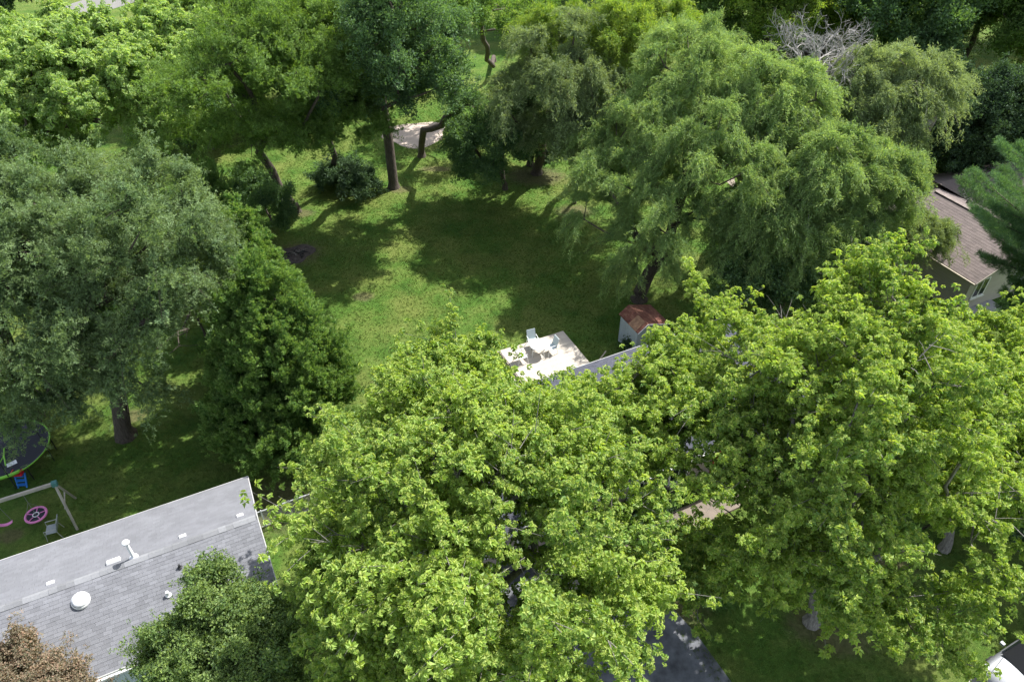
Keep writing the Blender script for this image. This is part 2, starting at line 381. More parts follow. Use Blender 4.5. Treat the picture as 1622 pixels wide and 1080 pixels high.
def limbs(rng, base, fork, cl, r0, sides, twist=.12):
    """tree graph: every clump joined to the limb system; returns tubes"""
    base = np.array(base, float); fork = np.array(fork, float)
    nodes = [base, base * .5 + fork * .5 + np.append(rng.normal(size=2) * .04 * np.linalg.norm(fork - base), 0), fork]; par = [-1, 0, 1]; plen = [0, 1, 2]
    order = np.argsort(np.linalg.norm(cl - fork, axis=1)); leafn = []
    pl = [0, np.linalg.norm(nodes[1] - base), np.linalg.norm(fork - base)]
    for i in order:
        c = cl[i]; A = np.array(nodes[2:])
        d = np.linalg.norm(A - c, axis=1); cost = d + .35 * np.array(pl[2:]) + np.where(A[:, 2] > c[2] + .3, (A[:, 2] - c[2]) * 1.2, 0)
        j = int(np.argmin(cost)) + 2; a = nodes[j]; D = np.linalg.norm(c - a)
        k = max(1, int(D / 1.2)); prev = j
        for q in range(1, k + 1):
            t = q / k; p = a + (c - a) * t
            p = p + np.array([0, 0, -1]) * D * .10 * math.sin(math.pi * t) if q < k else p
            if q < k: p = p + rng.normal(size=3) * twist * D / k
            nodes.append(p); par.append(prev); pl.append(pl[prev] + np.linalg.norm(p - nodes[prev])); prev = len(nodes) - 1
        leafn.append(prev)
    n = len(nodes); load = np.zeros(n)
    for l in leafn: load[l] += 1
    for i in range(n - 1, 0, -1): load[par[i]] += load[i]
    rad = r0 * (np.maximum(load, .6) / load[0]) ** .48
    rad[0] = r0 * 1.25
    kids = [[] for _ in range(n)]
    for i in range(1, n): kids[par[i]].append(i)
    mb = MB(); stack = [(0, None)]
    while stack:
        s0, fr = stack.pop(); chain = [] if fr is None else [fr]; rr = [] if fr is None else [rad[s0]]
        cur = s0
        while True:
            chain.append(cur); rr.append(rad[cur]); ks = sorted(kids[cur], key=lambda q: -rad[q])
            if not ks: break
            for o in ks[1:]: stack.append((o, cur))
            cur = ks[0]
        rr[-1] *= .5
        if fr is None: # root flare
            b0 = Vector(nodes[0]); mb.tube([b0 - UP*.3, b0 + UP*.05, b0 + UP*.5] + [Vector(nodes[q]) for q in chain[1:]], [r0*1.75, r0*1.4, r0*1.06] + rr[1:], sides, False)
        else: mb.tube([Vector(nodes[q]) for q in chain], rr, max(4, sides - 2) if rr[0] > .06 else 3, False)
    return mb
def tree(name, label, cat, base, lobes, style, mat, n=40, cr=1.2, scl=.45, seed=1, r0=.25, fork=None, bark=BARK, dens=1.0, group=None, twigs=True, sides=8, tone=(.15, .95), shape_noise=.4, lean=None, bare=0.0, trunk_on=True):
    rng = np.random.default_rng(seed); st = STY[style]
    base = np.array([base[0], base[1], 0.0])
    lobes = [tuple(l) for l in lobes]
    cl, outs = clump_centres(rng, lobes, n, cr, st['low'])
    zmin = min(l[2] - l[4] for l in lobes); ctr = np.average([l[:3] for l in lobes], axis=0, weights=[l[3] for l in lobes])
    fz = fork if fork is not None else max(1.0, zmin + .8)
    fk = base + np.array([(ctr[0] - base[0]) * .3, (ctr[1] - base[1]) * .3, fz]) if lean is None else base + np.array([lean[0], lean[1], fz])
    root = empty(name, tuple(base), label=label, cat=cat, group=group)
    mb = limbs(rng, base, fk, cl, r0, sides)
    K, M = st['shoots'], max(3, int(st['per'] * dens))
    nc = len(cl)
    rs = cr * rng.uniform(1 - shape_noise, 1 + shape_noise, nc)
    C = np.repeat(cl, K, 0); O = np.repeat(outs, K, 0); RR = np.repeat(rs, K) * np.where(rng.random(nc * K) < .12, 1.75, rng.uniform(.6, 1.2, nc * K))
    d = unit(O * st['out'] + np.array([0, 0, st['up']]) + rng.normal(size=(nc * K, 3)) * st['rnd'] * .6)
    fl = st.get('flat', 1.0); br = st.get('branch', 0.0)
    if br:      # clump = outer end of a branch: shoots leave a rising axis that points away from the stem
        oh = cl - np.array([ctr[0], ctr[1], 0]); oh[:, 2] = 0; oh = unit(oh + rng.normal(size=oh.shape) * np.array([.8, .8, 0]) * .9); oh[:, 2] = rng.uniform(-.15, .45, nc)
        C = C + np.repeat(oh, K, 0) * (rng.uniform(-1, 1, nc * K) * br * cr)[:, None]
        d = unit(d * np.array([1, 1, fl]) + np.repeat(oh, K, 0) * .35)
    T = rng.uniform(.12, 1.0, (nc * K, M)) ** .8
    G = np.array([0, 0, st['grav']])
    Pp = C[:, None] + d[:, None] * (RR[:, None] * T)[..., None] + G * (RR[:, None] * T ** 2)[..., None]
    Pp += rng.normal(size=Pp.shape) * st['jit'] * cr * (.5 + .6 * T[..., None])
    tan = unit(d[:, None] + 2 * G * T[..., None])
    Dd = unit(tan * st['dirw'][0] + np.array([0, 0, st['dirw'][1]]) + rng.normal(size=Pp.shape) * st['dirw'][2])
    ctone = np.repeat(rng.uniform(*tone, nc), K)[:, None] + rng.normal(size=(nc * K, 1)) * .14 + rng.normal(size=(nc * K, M)) * .16
    P = Pp.reshape(-1, 3); D = Dd.reshape(-1, 3); tn = np.clip(ctone.reshape(-1), 0, 1)
    sc = scl * rng.uniform(.55, 1.35, len(P))
    keep = P[:, 2] > .15
    if bare: keep &= np.repeat(rng.random(nc) > bare, K * M)
    P, D, tn, sc = P[keep], D[keep], tn[keep], sc[keep]
    if twigs:
        for i in range(0, nc * K, 1 if twigs == 2 else 2):
            if bare and rng.random() < .35: continue
            a = C[i]; q = [a + d[i] * RR[i] * t + G * RR[i] * t * t for t in (0, .5, .95)]
            mb.tube([Vector(p) for p in q], [.016, .011, .005], 3, False)
    mb.v = [(v[0] - base[0], v[1] - base[1], v[2]) for v in mb.v]
    if trunk_on: mb.build('trunk', bark, root, smooth=True)
    crown_object('crown', P, D, sc, tn, rng, st['k'], LM[mat], root, base)
    return root
def L(x, y, z, rx, rz=None):
    p = at(x, y, z); return (p.x, p.y, p.z, rx, rz if rz else rx * .8)

# ------------------------------------------------------------------ roofs
M_sh_grey = simple('shingle_grey', (.168, .172, .19), .9, .13, 1.1, bump=.3, bscale=60, island=.15)
M_sh_far = simple('shingle_grey_far', (.168, .172, .19), .9, .12, 1.1, bump=.3, bscale=60, island=.07)
M_sh_brown = simple('shingle_brown', (.155, .125, .118), .9, .10, 9, bump=.3, bscale=60, island=.16)
M_sh_slate = simple('shingle_slate', (.062, .066, .088), .9, .10, 9, bump=.3, bscale=60, island=.2)
M_cap = simple('ridge_shingle', (.21, .215, .23), .9, .10, 4, island=.22)
M_white = simple('white_paint', (.80, .80, .78), .5, .04, 2)
M_trim = simple('trim_paint', (.48, .48, .47), .6, .08, 2)
M_alu = simple('white_metal', (.78, .79, .80), .35, .05, 5)
M_dark = simple('dark_void', (.02, .02, .022), .6, .2, 3)
M_glass = simple('window_glass', (.02, .025, .03), .06, .1, 1, spec=.8)
def shingle_mesh(w, h, t=.006, name='shingle'):
    # a tab lying in the XY plane: x along the course, y up the slope, butt edge proud at y=0
    mb = MB(); g = .0025
    mb.add([(g, 0, 0), (w - g, 0, 0), (w - g, h, 0), (g, h, 0), (g, 0, t * 1.6), (w - g, 0, t * 1.6), (w - g, h, t * .3), (g, h, t * .3)],
           [(0, 3, 2, 1), (4, 5, 6, 7), (0, 1, 5, 4), (1, 2, 6, 5), (2, 3, 7, 6), (3, 0, 4, 7)])
    return mb
def slope(parent, O, ax, up, La, Lu, mat, tab=(.30, .145), singles=0, near=None, clip=None, seed=0):
    """shingles on a roof plane: O lower left corner, ax along the eave, up the slope (unit vectors in the parent's frame)"""
    rnd = random.Random(seed); tw, th = tab; nrm = ax.cross(up).normalized()
    M3 = Matrix((ax, up, nrm)).transposed()
    cells = []
    rows = int(Lu / th)
    for r in range(rows):
        y = r * th; off = (r % 2) * tw * .5 + rnd.uniform(-.03, .03)
        k = -1
        while True:
            k += 1; x = k * tw - off
            if x > La - .02: break
            x0 = max(x, 0); x1 = min(x + tw, La)
            if x1 - x0 < .05: continue
            if clip and not clip((x0 + x1) / 2, y + th / 2): continue
            cells.append((x0, y, x1 - x0))
    full = [c for c in cells if abs(c[2] - tw) < 1e-6]
    if singles and near is not None:
        full.sort(key=lambda c: (O + ax * (c[0] + tw / 2) + up * c[1] - near).length); full = full[:singles]
    else: full = []
    fs = set((c[0], c[1]) for c in full)
    if full:
        me = shingle_mesh(tw, th * 1.04).mesh('shingle', mat)
        for c in full:
            o = bpy.data.objects.new('shingle', me); COL.objects.link(o); o.parent = parent
            mm = M3.to_4x4(); p = O + ax * c[0] + up * c[1] + nrm * rnd.uniform(.001, .005); mm.translation = p; o.matrix_local = mm
    mb = MB()
    for c in cells:
        if (c[0], c[1]) in fs: continue
        s = shingle_mesh(c[2], th * 1.04); lift = rnd.uniform(.001, .005)
        mb.add([O + ax * (c[0] + v[0]) + up * (c[1] + v[1]) + nrm * (v[2] + lift) for v in s.v], s.f[1:])
    o = mb.build('shingle_field', mat, parent); o['kind'] = 'stuff'
    return o

# ================================================================== LEFT GREY-ROOFED HOUSE
P1 = at(392, 755, 2.6)
HW, ZR, ZE, HL = 3.45, 3.9, 2.6, 24.0
# local frame: x = along -U1 is negative ; origin at ground under the far right eave corner; +x = U1, +y = U2
house = empty('grey_roofed_house', (P1.x, P1.y, 0), FRAME_ROT, label='low house with a long pale grey shingled roof, skylight and roof vents at lower left', cat='house')
M_wall = simple('wall_panel', (.50, .58, .54), .7, .05, 2)
M_wally = simple('wall_panel_yellow', (.55, .56, .36), .7, .05, 2)
mb = MB(); mb.box((-HL + .3, -2*HW + .45, .1), (-.35, -.45, 2.62)); mb.add([(-.352, -2*HW+.45, 2.62), (-.352, -.45, 2.62), (-.352, -HW, ZR - .12)], [(0, 1, 2)])
mb.build('wall', M_wall, house)
th_ = math.atan2(ZR - ZE, HW); LS = math.hypot(HW, ZR - ZE)
mb = MB()   # deck slabs of the two slopes
for sgn, y0 in ((1, -2*HW), (-1, 0)):
    y1 = -HW
    mb.add([(-HL, y0, ZE), (0, y0, ZE), (0, y1, ZR), (-HL, y1, ZR), (-HL, y0, ZE - .14), (0, y0, ZE - .14), (0, y1, ZR - .14), (-HL, y1, ZR - .14)],
           [(0, 1, 2, 3), (4, 7, 6, 5), (0, 4, 5, 1), (1, 5, 6, 2), (3, 7, 4, 0)])
mb.build('roof_deck', M_sh_grey, house)
upn = Vector((0, HW, ZR - ZE)).normalized(); upf = Vector((0, -HW, ZR - ZE)).normalized()
roofcam = Vector((-7, -2*HW, 3))
slope(house, Vector((-HL, -2*HW, ZE)), Vector((1, 0, 0)), upn, HL, LS - .06, M_sh_grey, (.31, .148), 300, roofcam, seed=3)
slope(house, Vector((0, 0, ZE)), Vector((-1, 0, 0)), upf, HL, LS - .06, M_sh_far, (.31, .148), 0, seed=4)
me = MB(); w2 = .15
me.add([(0, -w2, -w2*.36), (.29, -w2, -w2*.36), (.29, 0, .02), (0, 0, .02), (0, w2, -w2*.36), (.29, w2, -w2*.36), (0, -w2, -w2*.36-.02), (.29, -w2, -w2*.36-.02), (0, w2, -w2*.36-.02), (.29, w2, -w2*.36-.02)],
       [(0, 1, 2, 3), (3, 2, 5, 4), (6, 7, 1, 0), (4, 5, 9, 8), (0, 3, 4, 8, 6), (1, 7, 9, 5, 2)])
capm = me.mesh('ridge_cap', M_cap)
rnd = random.Random(5)
for i in range(82):
    link('ridge_cap', capm, house, (-HL + i * .292, -HW, ZR + .022 + rnd.uniform(0, .012)), (R(rnd.uniform(-1.5, 1.5)), R(1.2), 0))
mb = MB(); mb.box((-HL, .004, ZE - .15), (.03, .03, ZE + .025)); mb.build('eave_trim', M_trim, house)
mb = MB(); mb.box((-HL, -2*HW - .03, ZE - .16), (.03, -2*HW - .004, ZE + .02)); mb.build('eave_trim', M_trim, house)
mb = MB(); mb.box((-HL, -2*HW - .13, ZE - .15), (.03, -2*HW - .034, ZE - .06)); mb.build('gutter', M_white, house)
for sgn in (1, -1):
    mb = MB(); y0 = -2*HW if sgn > 0 else 0
    mb.add([(.004, y0, ZE-.15), (.035, y0, ZE-.15), (.035, -HW, ZR-.15), (.004, -HW, ZR-.15), (.004, y0, ZE+.02), (.035, y0, ZE+.02), (.035, -HW, ZR+.02), (.004, -HW, ZR+.02)],
           [(0,1,2,3),(4,7,6,5),(0,4,5,1),(1,5,6,2),(2,6,7,3),(3,7,4,0)]); mb.build('rake_board', M_trim, house)
# wall panels under the near eave (porch side)
pm = MB().box((0, -.02, 0), (.58, 0, 2.3)).mesh('wall_panel', M_wall)
for i in range(36): link('wall_panel', pm if i not in (11, 12) else MB().box((0, -.02, 0), (.58, 0, 2.3)).mesh('wall_panel', M_wally), house, (-HL + .6 + i * .60, -2*HW + .447, .12))
# roof furniture
def local(p): # world -> house local
    d = Vector(p) - Vector((P1.x, P1.y, 0)); return Vector((d.dot(U1), d.dot(U2), d.z))
def on_roof(px_, py_):
    z = 3.2
    for _ in range(12):
        l = local(at(px_, py_, z)); z = ZR - abs(l.y + HW) * (ZR - ZE) / HW + .02
    return local(at(px_, py_, z))
tilt_far = -th_
def vent(px_, py_, wx, wy, hz):
    p = on_roof(px_, py_); mb = MB()
    mb.add([(-wx/2-.02, -wy/2-.02, 0), (wx/2+.02, -wy/2-.02, 0), (wx/2+.02, wy/2+.02, 0), (-wx/2-.02, wy/2+.02, 0), (-wx/2, -wy/2, hz), (wx/2, -wy/2, hz), (wx/2, wy/2, hz*.7), (-wx/2, wy/2, hz*.7)],
           [(0,1,5,4),(1,2,6,5),(2,3,7,6),(3,0,4,7),(4,5,6,7)])
    mb.build('roof_vent', M_alu, house, p, (tilt_far, 0, 0), bevel=.01)
vent(80, 923, .24, .14, .08); vent(180, 889, .46, .22, .12); vent(289, 849, .24, .14, .08); vent(380, 816, .24, .14, .08)
p = on_roof(212, 882); fl = MB().lathe([(.17, 0), (.15, .02), (.07, .05), (.065, .95)], 14).lathe([(.0, 1.02), (.13, 1.0), (.15, .94), (.10, .91)], 14)
fl.build('vent_pipe', M_alu, house, p, smooth=True)
p = on_roof(128, 951); sk = MB().lathe([(.33, 0), (.33, .06), (.29, .09), (.28, .10)], 28); kb = sk.build('skylight_curb', M_alu, house, p, (th_, 0, 0), smooth=True)
MB().lathe([(.27, .09), (.26, .14), (.20, .19), (.11, .215), (.001, .225)], 28).build('skylight_dome', simple('dome', (.85, .86, .88), .25, .02), kb, smooth=True)
p = on_roof(285, 898); MB().lathe([(.10, 0), (.05, .04), (.045, .16), (.001, .16)], 10).build('drain_vent', M_dark, house, p)
p = on_roof(267, 942); MB().lathe([(.12, 0), (.07, .05), (.06, .22), (.001, .22)], 10).build('drain_vent', M_alu, house, p)
# porch slab
c0 = Vector((P1.x, P1.y, 0))
def hpt(x, y): q = c0 + U1 * x + U2 * y; return (q.x, q.y)
mb = MB(); mb.box((-14, -2*HW - 2.6, .0), (-4.2, -2*HW + .42, .1)); o = mb.build('porch_slab', simple('slab_blue', (.16, .19, .235), .8, .15, 1), None, c0, (0, 0, FRAME_ROT)); tag(o, kind='structure')

# ================================================================== CENTRE HOUSE
G0 = Vector((2.6, 19.7, 0))
def gpt(u, v, z=0.0): q = G0 + U1 * u + U2 * v; return Vector((q.x, q.y, z))
ch = empty('slate_roofed_house', G0, FRAME_ROT, label='taupe house with a dark slate roof mostly hidden under the bright maples', cat='house')
CE, CR_, CD, CX0, CX1 = 2.8, 4.3, 7.6, -7.2, 14.0
M_taupe = simple('taupe_siding', (.30, .25, .215), .8, .05, 2)
mb = MB(); mb.box((CX0 + .4, .55, 0), (CX1 - .4, CD - .5, CE + .02))
for x in (CX0 + .4, CX1 - .4): mb.add([(x, .55, CE), (x, CD - .5, CE), (x, CD/2, CR_ - .15)], [(0, 1, 2)])
mb.build('wall', M_taupe, ch)
sid = MB().box((0, -.018, 0), (CX1 - CX0 - .8, 0, .185)).mesh('siding_board', simple('siding_board', (.33, .275, .235), .75, .05, 2, island=.05))
for i in range(13): link('siding_board', sid, ch, (CX0 + .4, .548, .15 + i * .2), (R(-3), 0, 0))
mb = MB()
for y0 in (0, CD):
    mb.add([(CX0, y0, CE), (CX1, y0, CE), (CX1, CD/2, CR_), (CX0, CD/2, CR_), (CX0, y0, CE-.14), (CX1, y0, CE-.14), (CX1, CD/2, CR_-.14), (CX0, CD/2, CR_-.14)], [(0,1,2,3),(4,7,6,5),(0,4,5,1),(1,5,6,2),(3,7,4,0)])
mb.build('roof_deck', M_sh_slate, ch)
LSc = math.hypot(CD/2, CR_ - CE); un = Vector((0, CD/2, CR_-CE)).normalized(); uf = Vector((0, -CD/2, CR_-CE)).normalized()
slope(ch, Vector((CX0, 0, CE)), Vector((1, 0, 0)), un, CX1-CX0, LSc-.05, M_sh_slate, (.31, .148), 0, seed=6)
slope(ch, Vector((CX1, CD, CE)), Vector((-1, 0, 0)), uf, CX1-CX0, LSc-.05, M_sh_slate, (.31, .148), 0, seed=7)
for y in (-.03, CD + .004): MB().box((CX0, y, CE-.15), (CX1, y + .026, CE + .02)).build('eave_trim', M_trim, ch)
MB().box((CX0, -.14, CE-.14), (CX1, -.032, CE-.05)).build('gutter', M_trim, ch)
def window(parent, x, z, wd, ht, y=.5):
    f = MB()
    for a, b in (((0, 0), (wd, .08)), ((0, ht-.08), (wd, ht)), ((0, .08), (.08, ht-.08)), ((wd-.08, .08), (wd, ht-.08)), ((wd/2-.03, .08), (wd/2+.03, ht-.08))):
        f.box((x+a[0], y-.035, z+a[1]), (x+b[0], y+.03, z+b[1]))
    fo = f.build('window', M_white, parent); MB().box((x+.075, y-.012, z+.075), (x+wd-.075, y+.01, z+ht-.075)).build('pane', M_glass, fo)
    MB().box((x-.05, y-.10, z-.06), (x+wd+.05, y-.01, z-.004)).build('sill', M_white, fo)
for x in (-5.5, -2.4): window(ch, x, 1.0, 1.6, 1.2)
window(ch, 3.3, .9, 1.7, 1.3); window(ch, 5.6, .7, 1.1, 1.7); window(ch, 11.5, .9, 1.6, 1.3)
d = MB().box((8.2, .47, .12), (9.15, .54, 2.2)).build('door', simple('door_paint', (.35, .06, .03), .5), ch); MB().lathe([(.035, 0), (.04, .04), (.001, .06)], 8).build('handle', M_alu, d, (8.3, .46, 1.15), (R(90), 0, 0))

# concrete walk made of slabs, driveway, patio
sl_m = MB().box((0, 0, 0), (1.45, 1.15, .05)).mesh('paving_slab', M_concw)
walk = tag(MB().box((0, 0, 0), (10.2, 1.2, .02)).build('front_walk', M_soil, None, gpt(1.3, -1.75), (0, 0, FRAME_ROT)), kind='structure')
for i in range(7): link('paving_slab', sl_m, walk, (.01 + i * 1.458, .025, .018 + .003 * (i % 3)))
drv = [gpt(2.75, -16), gpt(2.6, -6), gpt(2.0, -1.8), gpt(1.3, .4), gpt(-4.6, .4), gpt(-4.6, -16)]
patch('driveway', [(p.x, p.y) for p in drv], .012, M_asph)
patch('driveway_strip', [(p.x, p.y) for p in (gpt(1.28, -1.75), gpt(1.28, -1.2), gpt(-.8, -1.5), gpt(-2.8, -2.3), gpt(-2.8, -2.7), gpt(-.6, -2.0))], .018, M_conc, wob=.03)
patch('patio', [(p.x, p.y) for p in (gpt(-2.0, 7.7), gpt(2.5, 7.7), gpt(2.5, 9.2), gpt(.6, 11.6), gpt(-2.0, 10.6))], .03, simple('patio_concrete', (.60, .56, .48), .85, .08, 1))

# wooden deck
dk = empty('wooden_deck', gpt(2.5, 8.2), FRAME_ROT, label='pale wooden deck behind the house with white table and chairs on it', cat='deck')
M_deck = simple('deck_board', (.46, .41, .35), .7, .10, 3, island=.10)
M_beam = simple('deck_beam', (.40, .35, .28), .8, .15, 3)
bd = MB().box((0, 0, 0), (4.1, .137, .035)).mesh('deck_board', M_deck)
for i in range(31): link('deck_board', bd, dk, (random.Random(i).uniform(-.015, .015), i * .142, .765))
for (a, b) in (((-.04, -.05, .45), (4.14, 0, .76)), ((-.04, 4.41, .45), (4.14, 4.46, .76)), ((-.05, 0, .45), (0, 4.4, .76)), ((4.1, 0, .45), (4.15, 4.4, .76))):
    MB().box(a, b).build('rim_board', M_beam, dk)
pst = MB().box((-.07, -.07, 0), (.07, .07, .76)).mesh('post', M_beam)
for x in (.1, 2.05, 4.0):
    for y in (.1, 2.2, 4.3): link('post', pst, dk, (x, y, 0))
for i in range(4):
    s0 = MB().box((-.1 - .28 * (i + 1), .6, .0), (-.1 - .28 * i, 2.4, .60 - .155 * i)).build('step', M_beam, dk)
MB().box((-.35, 4.5, .62), (1.0, 4.62, .66)).build('handrail', M_beam, dk)
# side boards sticking out at the right corner
for a, b in ((gpt(6.7, 8.6, .9), gpt(7.9, 8.1, .95)), (gpt(6.7, 8.9, .9), gpt(7.6, 9.6, .95))):
    pass
rl = empty('deck_railing', gpt(6.75, 8.2), FRAME_ROT, label='grey wooden rail between the right deck corner and the dark roof', cat='railing')
MB().tube([(0, 1.1, .95), (1.3, .1, .92)], .045, 4).build('rail', M_beam, rl); MB().tube([(0, 1.0, .72), (1.1, 1.6, .95)], .04, 4).build('rail', M_beam, rl)
MB().box((-.05, .95, 0), (.05, 1.05, 1.0)).build('post', M_beam, rl); MB().box((1.2, .1, 0), (1.3, .2, .95)).build('post', M_beam, rl)

M_plas = simple('white_plastic', (.78, .80, .80), .4, .03)
M_pblue = simple('pale_blue_mesh', (.50, .58, .60), .55, .04)
tb = empty('patio_table', at(853, 560, .8), .3, label='round white table on the wooden deck among pale chairs', cat='table')
MB().lathe([(.001, .72), (.50, .72), (.52, .705), (.52, .68), (.001, .68)], 28).build('table_top', M_plas, tb)
for k in range(4):
    a = k * math.pi / 2 + .4; MB().tube([(.4*math.cos(a), .4*math.sin(a), .68), (.48*math.cos(a), .48*math.sin(a), 0)], .022, 6).build('leg', M_plas, tb)
def chair(name, label, loc, rz, seatm, framem, group, wide=.5):
    r = empty(name, loc, rz, label=label, cat='chair', group=group)
    h = wide / 2
    MB().box((-h, -.24, .40), (h, .24, .43)).build('seat', seatm, r, bevel=.008)
    b = MB(); b.add([(-h, .22, .43), (h, .22, .43), (h, .38, 1.0), (-h, .38, 1.0), (-h, .25, .42), (h, .25, .42), (h, .41, .99), (-h, .41, .99)], [(0,3,2,1),(4,5,6,7),(0,1,5,4),(1,2,6,5),(2,3,7,6),(3,0,4,7)])
    b.build('backrest', seatm, r)
    for sx in (-1, 1):
        MB().tube([(sx*h, -.24, .42), (sx*(h+.03), -.30, 0)], .018, 6).build('leg', framem, r)
        MB().tube([(sx*h, .24, .42), (sx*(h+.03), .34, 0)], .018, 6).build('leg', framem, r)
        MB().tube([(sx*(h+.02), -.26, .40), (sx*(h+.02), -.24, .64), (sx*(h+.02), .28, .66)], .018, 6).build('armrest', framem, r)
    return r
chair('patio_chair', 'pale blue high-backed chair on the deck at the lawn side of the table', at(844, 549, .8), R(20), M_pblue, M_plas, 'chairs on the deck', .52)
chair('patio_chair', 'pale blue chair on the deck at the right of the white table', at(872, 558, .8), R(-62), M_pblue, M_plas, 'chairs on the deck', .5)
chair('patio_chair', 'white chair on the deck at the left of the table near the steps', at(826, 572, .8), R(115), M_plas, M_plas, 'chairs on the deck', .5)

# ================================================================== RUSTY SHED
sc = at(1011, 527, 2.0)
sh = empty('garden_shed', (sc.x, sc.y, 0), FRAME_ROT, label='small white metal shed with a rusty red-brown roof at the lawn edge', cat='shed')
M_shw = simple('shed_metal', (.52, .57, .63), .5, .12, 2)
def rust():
    m, nt, b = newmat('rusty_roof'); tc = nt.nodes.new('ShaderNodeTexCoord')
    mp = nt.nodes.new('ShaderNodeMapping'); mp.inputs['Scale'].default_value = (3, 1, 1); nt.links.new(tc.outputs['Object'], mp.inputs[0])
    n = noise(nt, mp.outputs[0], 2.2, 6, .7); nt.links.new(ramp(nt, n, [(.3, (.07, .03, .022)), (.5, (.17, .06, .04)), (.7, (.30, .16, .10))]), b.inputs['Base Color']); b.inputs['Roughness'].default_value = .85; return m
M_rust = rust()
M_rustl = simple('roof_patch', (.30, .17, .10), .85, .3, 4)
SW, SD, RX, RZ = 2.1, 1.9, .55, 2.42
mb = MB(); mb.add([(.03,.05,0),(SW-.03,.05,0),(SW-.03,.05,1.9),(RX,.05,RZ-.06),(.03,.05,1.96)], [(0,1,2,3,4)]); mb.build('gable_wall', M_shw, sh)
mb = MB(); mb.add([(.03,SD-.05,0),(SW-.03,SD-.05,0),(SW-.03,SD-.05,1.9),(RX,SD-.05,RZ-.06),(.03,SD-.05,1.96)], [(4,3,2,1,0)]); mb.build('gable_wall', M_shw, sh)
rib = MB().box((-.012, -.015, 0), (.012, .0, 1.88)).mesh('wall_rib', M_shw)
MB().box((.03, .055, 0), (.05, SD-.055, 1.95)).build('side_wall', M_shw, sh); MB().box((SW-.05, .055, 0), (SW-.03, SD-.055, 1.9)).build('side_wall', M_shw, sh)
for i in range(10): link('wall_rib', rib, sh, (.1 + i * .21, .049, 0))
for i in range(9): link('wall_rib', rib, sh, (.029, SD - .12 - i * .21, 0), (0, 0, R(-90)))
for i in range(8): # roof sheets
    y0 = -.06 + i * .253
    b = MB(); b.add([(-.06, y0, 1.96), (RX, y0, RZ), (RX, y0+.245, RZ), (-.06, y0+.245, 1.96), (-.06, y0, 1.98), (RX, y0, RZ+.025), (RX, y0+.245, RZ+.025), (-.06, y0+.245, 1.98)], [(0,3,2,1),(4,5,6,7),(0,1,5,4),(2,3,7,6),(1,2,6,5),(3,0,4,7)])
    b.build('roof_sheet', M_rustl if i in (1, 2, 3) else M_rust, sh)
    b = MB(); b.add([(SW+.06, y0, 1.9), (RX+.004, y0, RZ), (RX+.004, y0+.245, RZ), (SW+.06, y0+.245, 1.9), (SW+.06, y0, 1.92), (RX+.004, y0, RZ+.025), (RX+.004, y0+.245, RZ+.025), (SW+.06, y0+.245, 1.92)], [(0,1,2,3),(4,7,6,5),(0,4,5,1),(2,6,7,3),(1,5,6,2),(3,7,4,0)])
    b.build('roof_sheet', M_rust, sh)
MB().tube([(-.06, -.075, 1.97), (RX, -.075, RZ+.02), (SW+.06, -.075, 1.91)], .025, 4).build('rake_trim', M_white, sh)
MB().box((.95, .02, .05), (1.9, .046, 1.75)).build('door', simple('shed_door', (.42, .46, .52), .5), sh)
tag(MB().lathe([(.12, 0), (.15, .02), (.17, .4), (.15, .42), (.13, .38)], 14).build('bucket', M_plas, None, at(1030, 551, 0), smooth=True), 'white bucket standing in front of the rusty shed', 'bucket')

# ================================================================== RIGHT BROWN HOUSE
C1 = at(1546, 450, 2.7)
rh = empty('brown_roofed_house', (C1.x, C1.y, 0), FRAME_ROT, label='house with a brown shingled hip roof behind the pine at the right edge', cat='house')
W, RZ2, RE, SL_ = 4.2, 4.3, 2.7, 7.2
M_clap = simple('clapboard', (.40, .37, .31), .8, .05, 2, island=.04)
mb = MB(); mb.box((.35, .45, 0), (2*W - .35, 9.15, RE - .01)); mb.add([(.35, .45, RE), (2*W-.35, .45, RE), (W, .45, RZ2 - .1)], [(0, 1, 2)]); mb.build('wall', M_clap, rh)
bd = MB().box((0, -.018, 0), (2*W - .7, 0, .165)).mesh('siding_board', M_clap)
for i in range(14): link('siding_board', bd, rh, (.35, .448, .15 + i * .18), (R(-3), 0, 0))
bd2 = MB().box((0, -.018, 0), (8.6, 0, .165)).mesh('siding_board', M_clap)
for i in range(14): link('siding_board', bd2, rh, (.348, 9.1, .15 + i * .18), (R(-3), 0, R(-90)))
mb = MB(); E2 = 9.6
mb.add([(0,0,RE),(W,0,RZ2),(W,SL_,RZ2),(0,E2,RE)], [(0,1,2,3)]); mb.add([(2*W,0,RE),(W,0,RZ2),(W,SL_,RZ2),(2*W,E2,RE)], [(3,2,1,0)]); mb.add([(0,E2,RE),(W,SL_,RZ2),(2*W,E2,RE)], [(0,1,2)])
mb.add([(v[0], v[1], v[2]-.13) for v in mb.v[:]], [(3,2,1,0),(4,5,6,7),(10,9,8)])
mb.build('roof_deck', M_sh_brown, rh)
LW = math.hypot(W, RZ2-RE); ul = Vector((W, 0, RZ2-RE)).normalized(); ur = Vector((-W, 0, RZ2-RE)).normalized()
slope(rh, Vector((0, E2, RE)), Vector((0, -1, 0)), ul, E2, LW-.05, M_sh_brown, (.36, .21), 300, Vector((0, 0, 3)), clip=lambda x, y: x > y / LW * (E2 - SL_), seed=8)
slope(rh, Vector((2*W, 0, RE)), Vector((0, 1, 0)), ur, E2, LW-.05, M_sh_brown, (.36, .21), 0, clip=lambda x, y: x < E2 - y / LW * (E2 - SL_), seed=9)
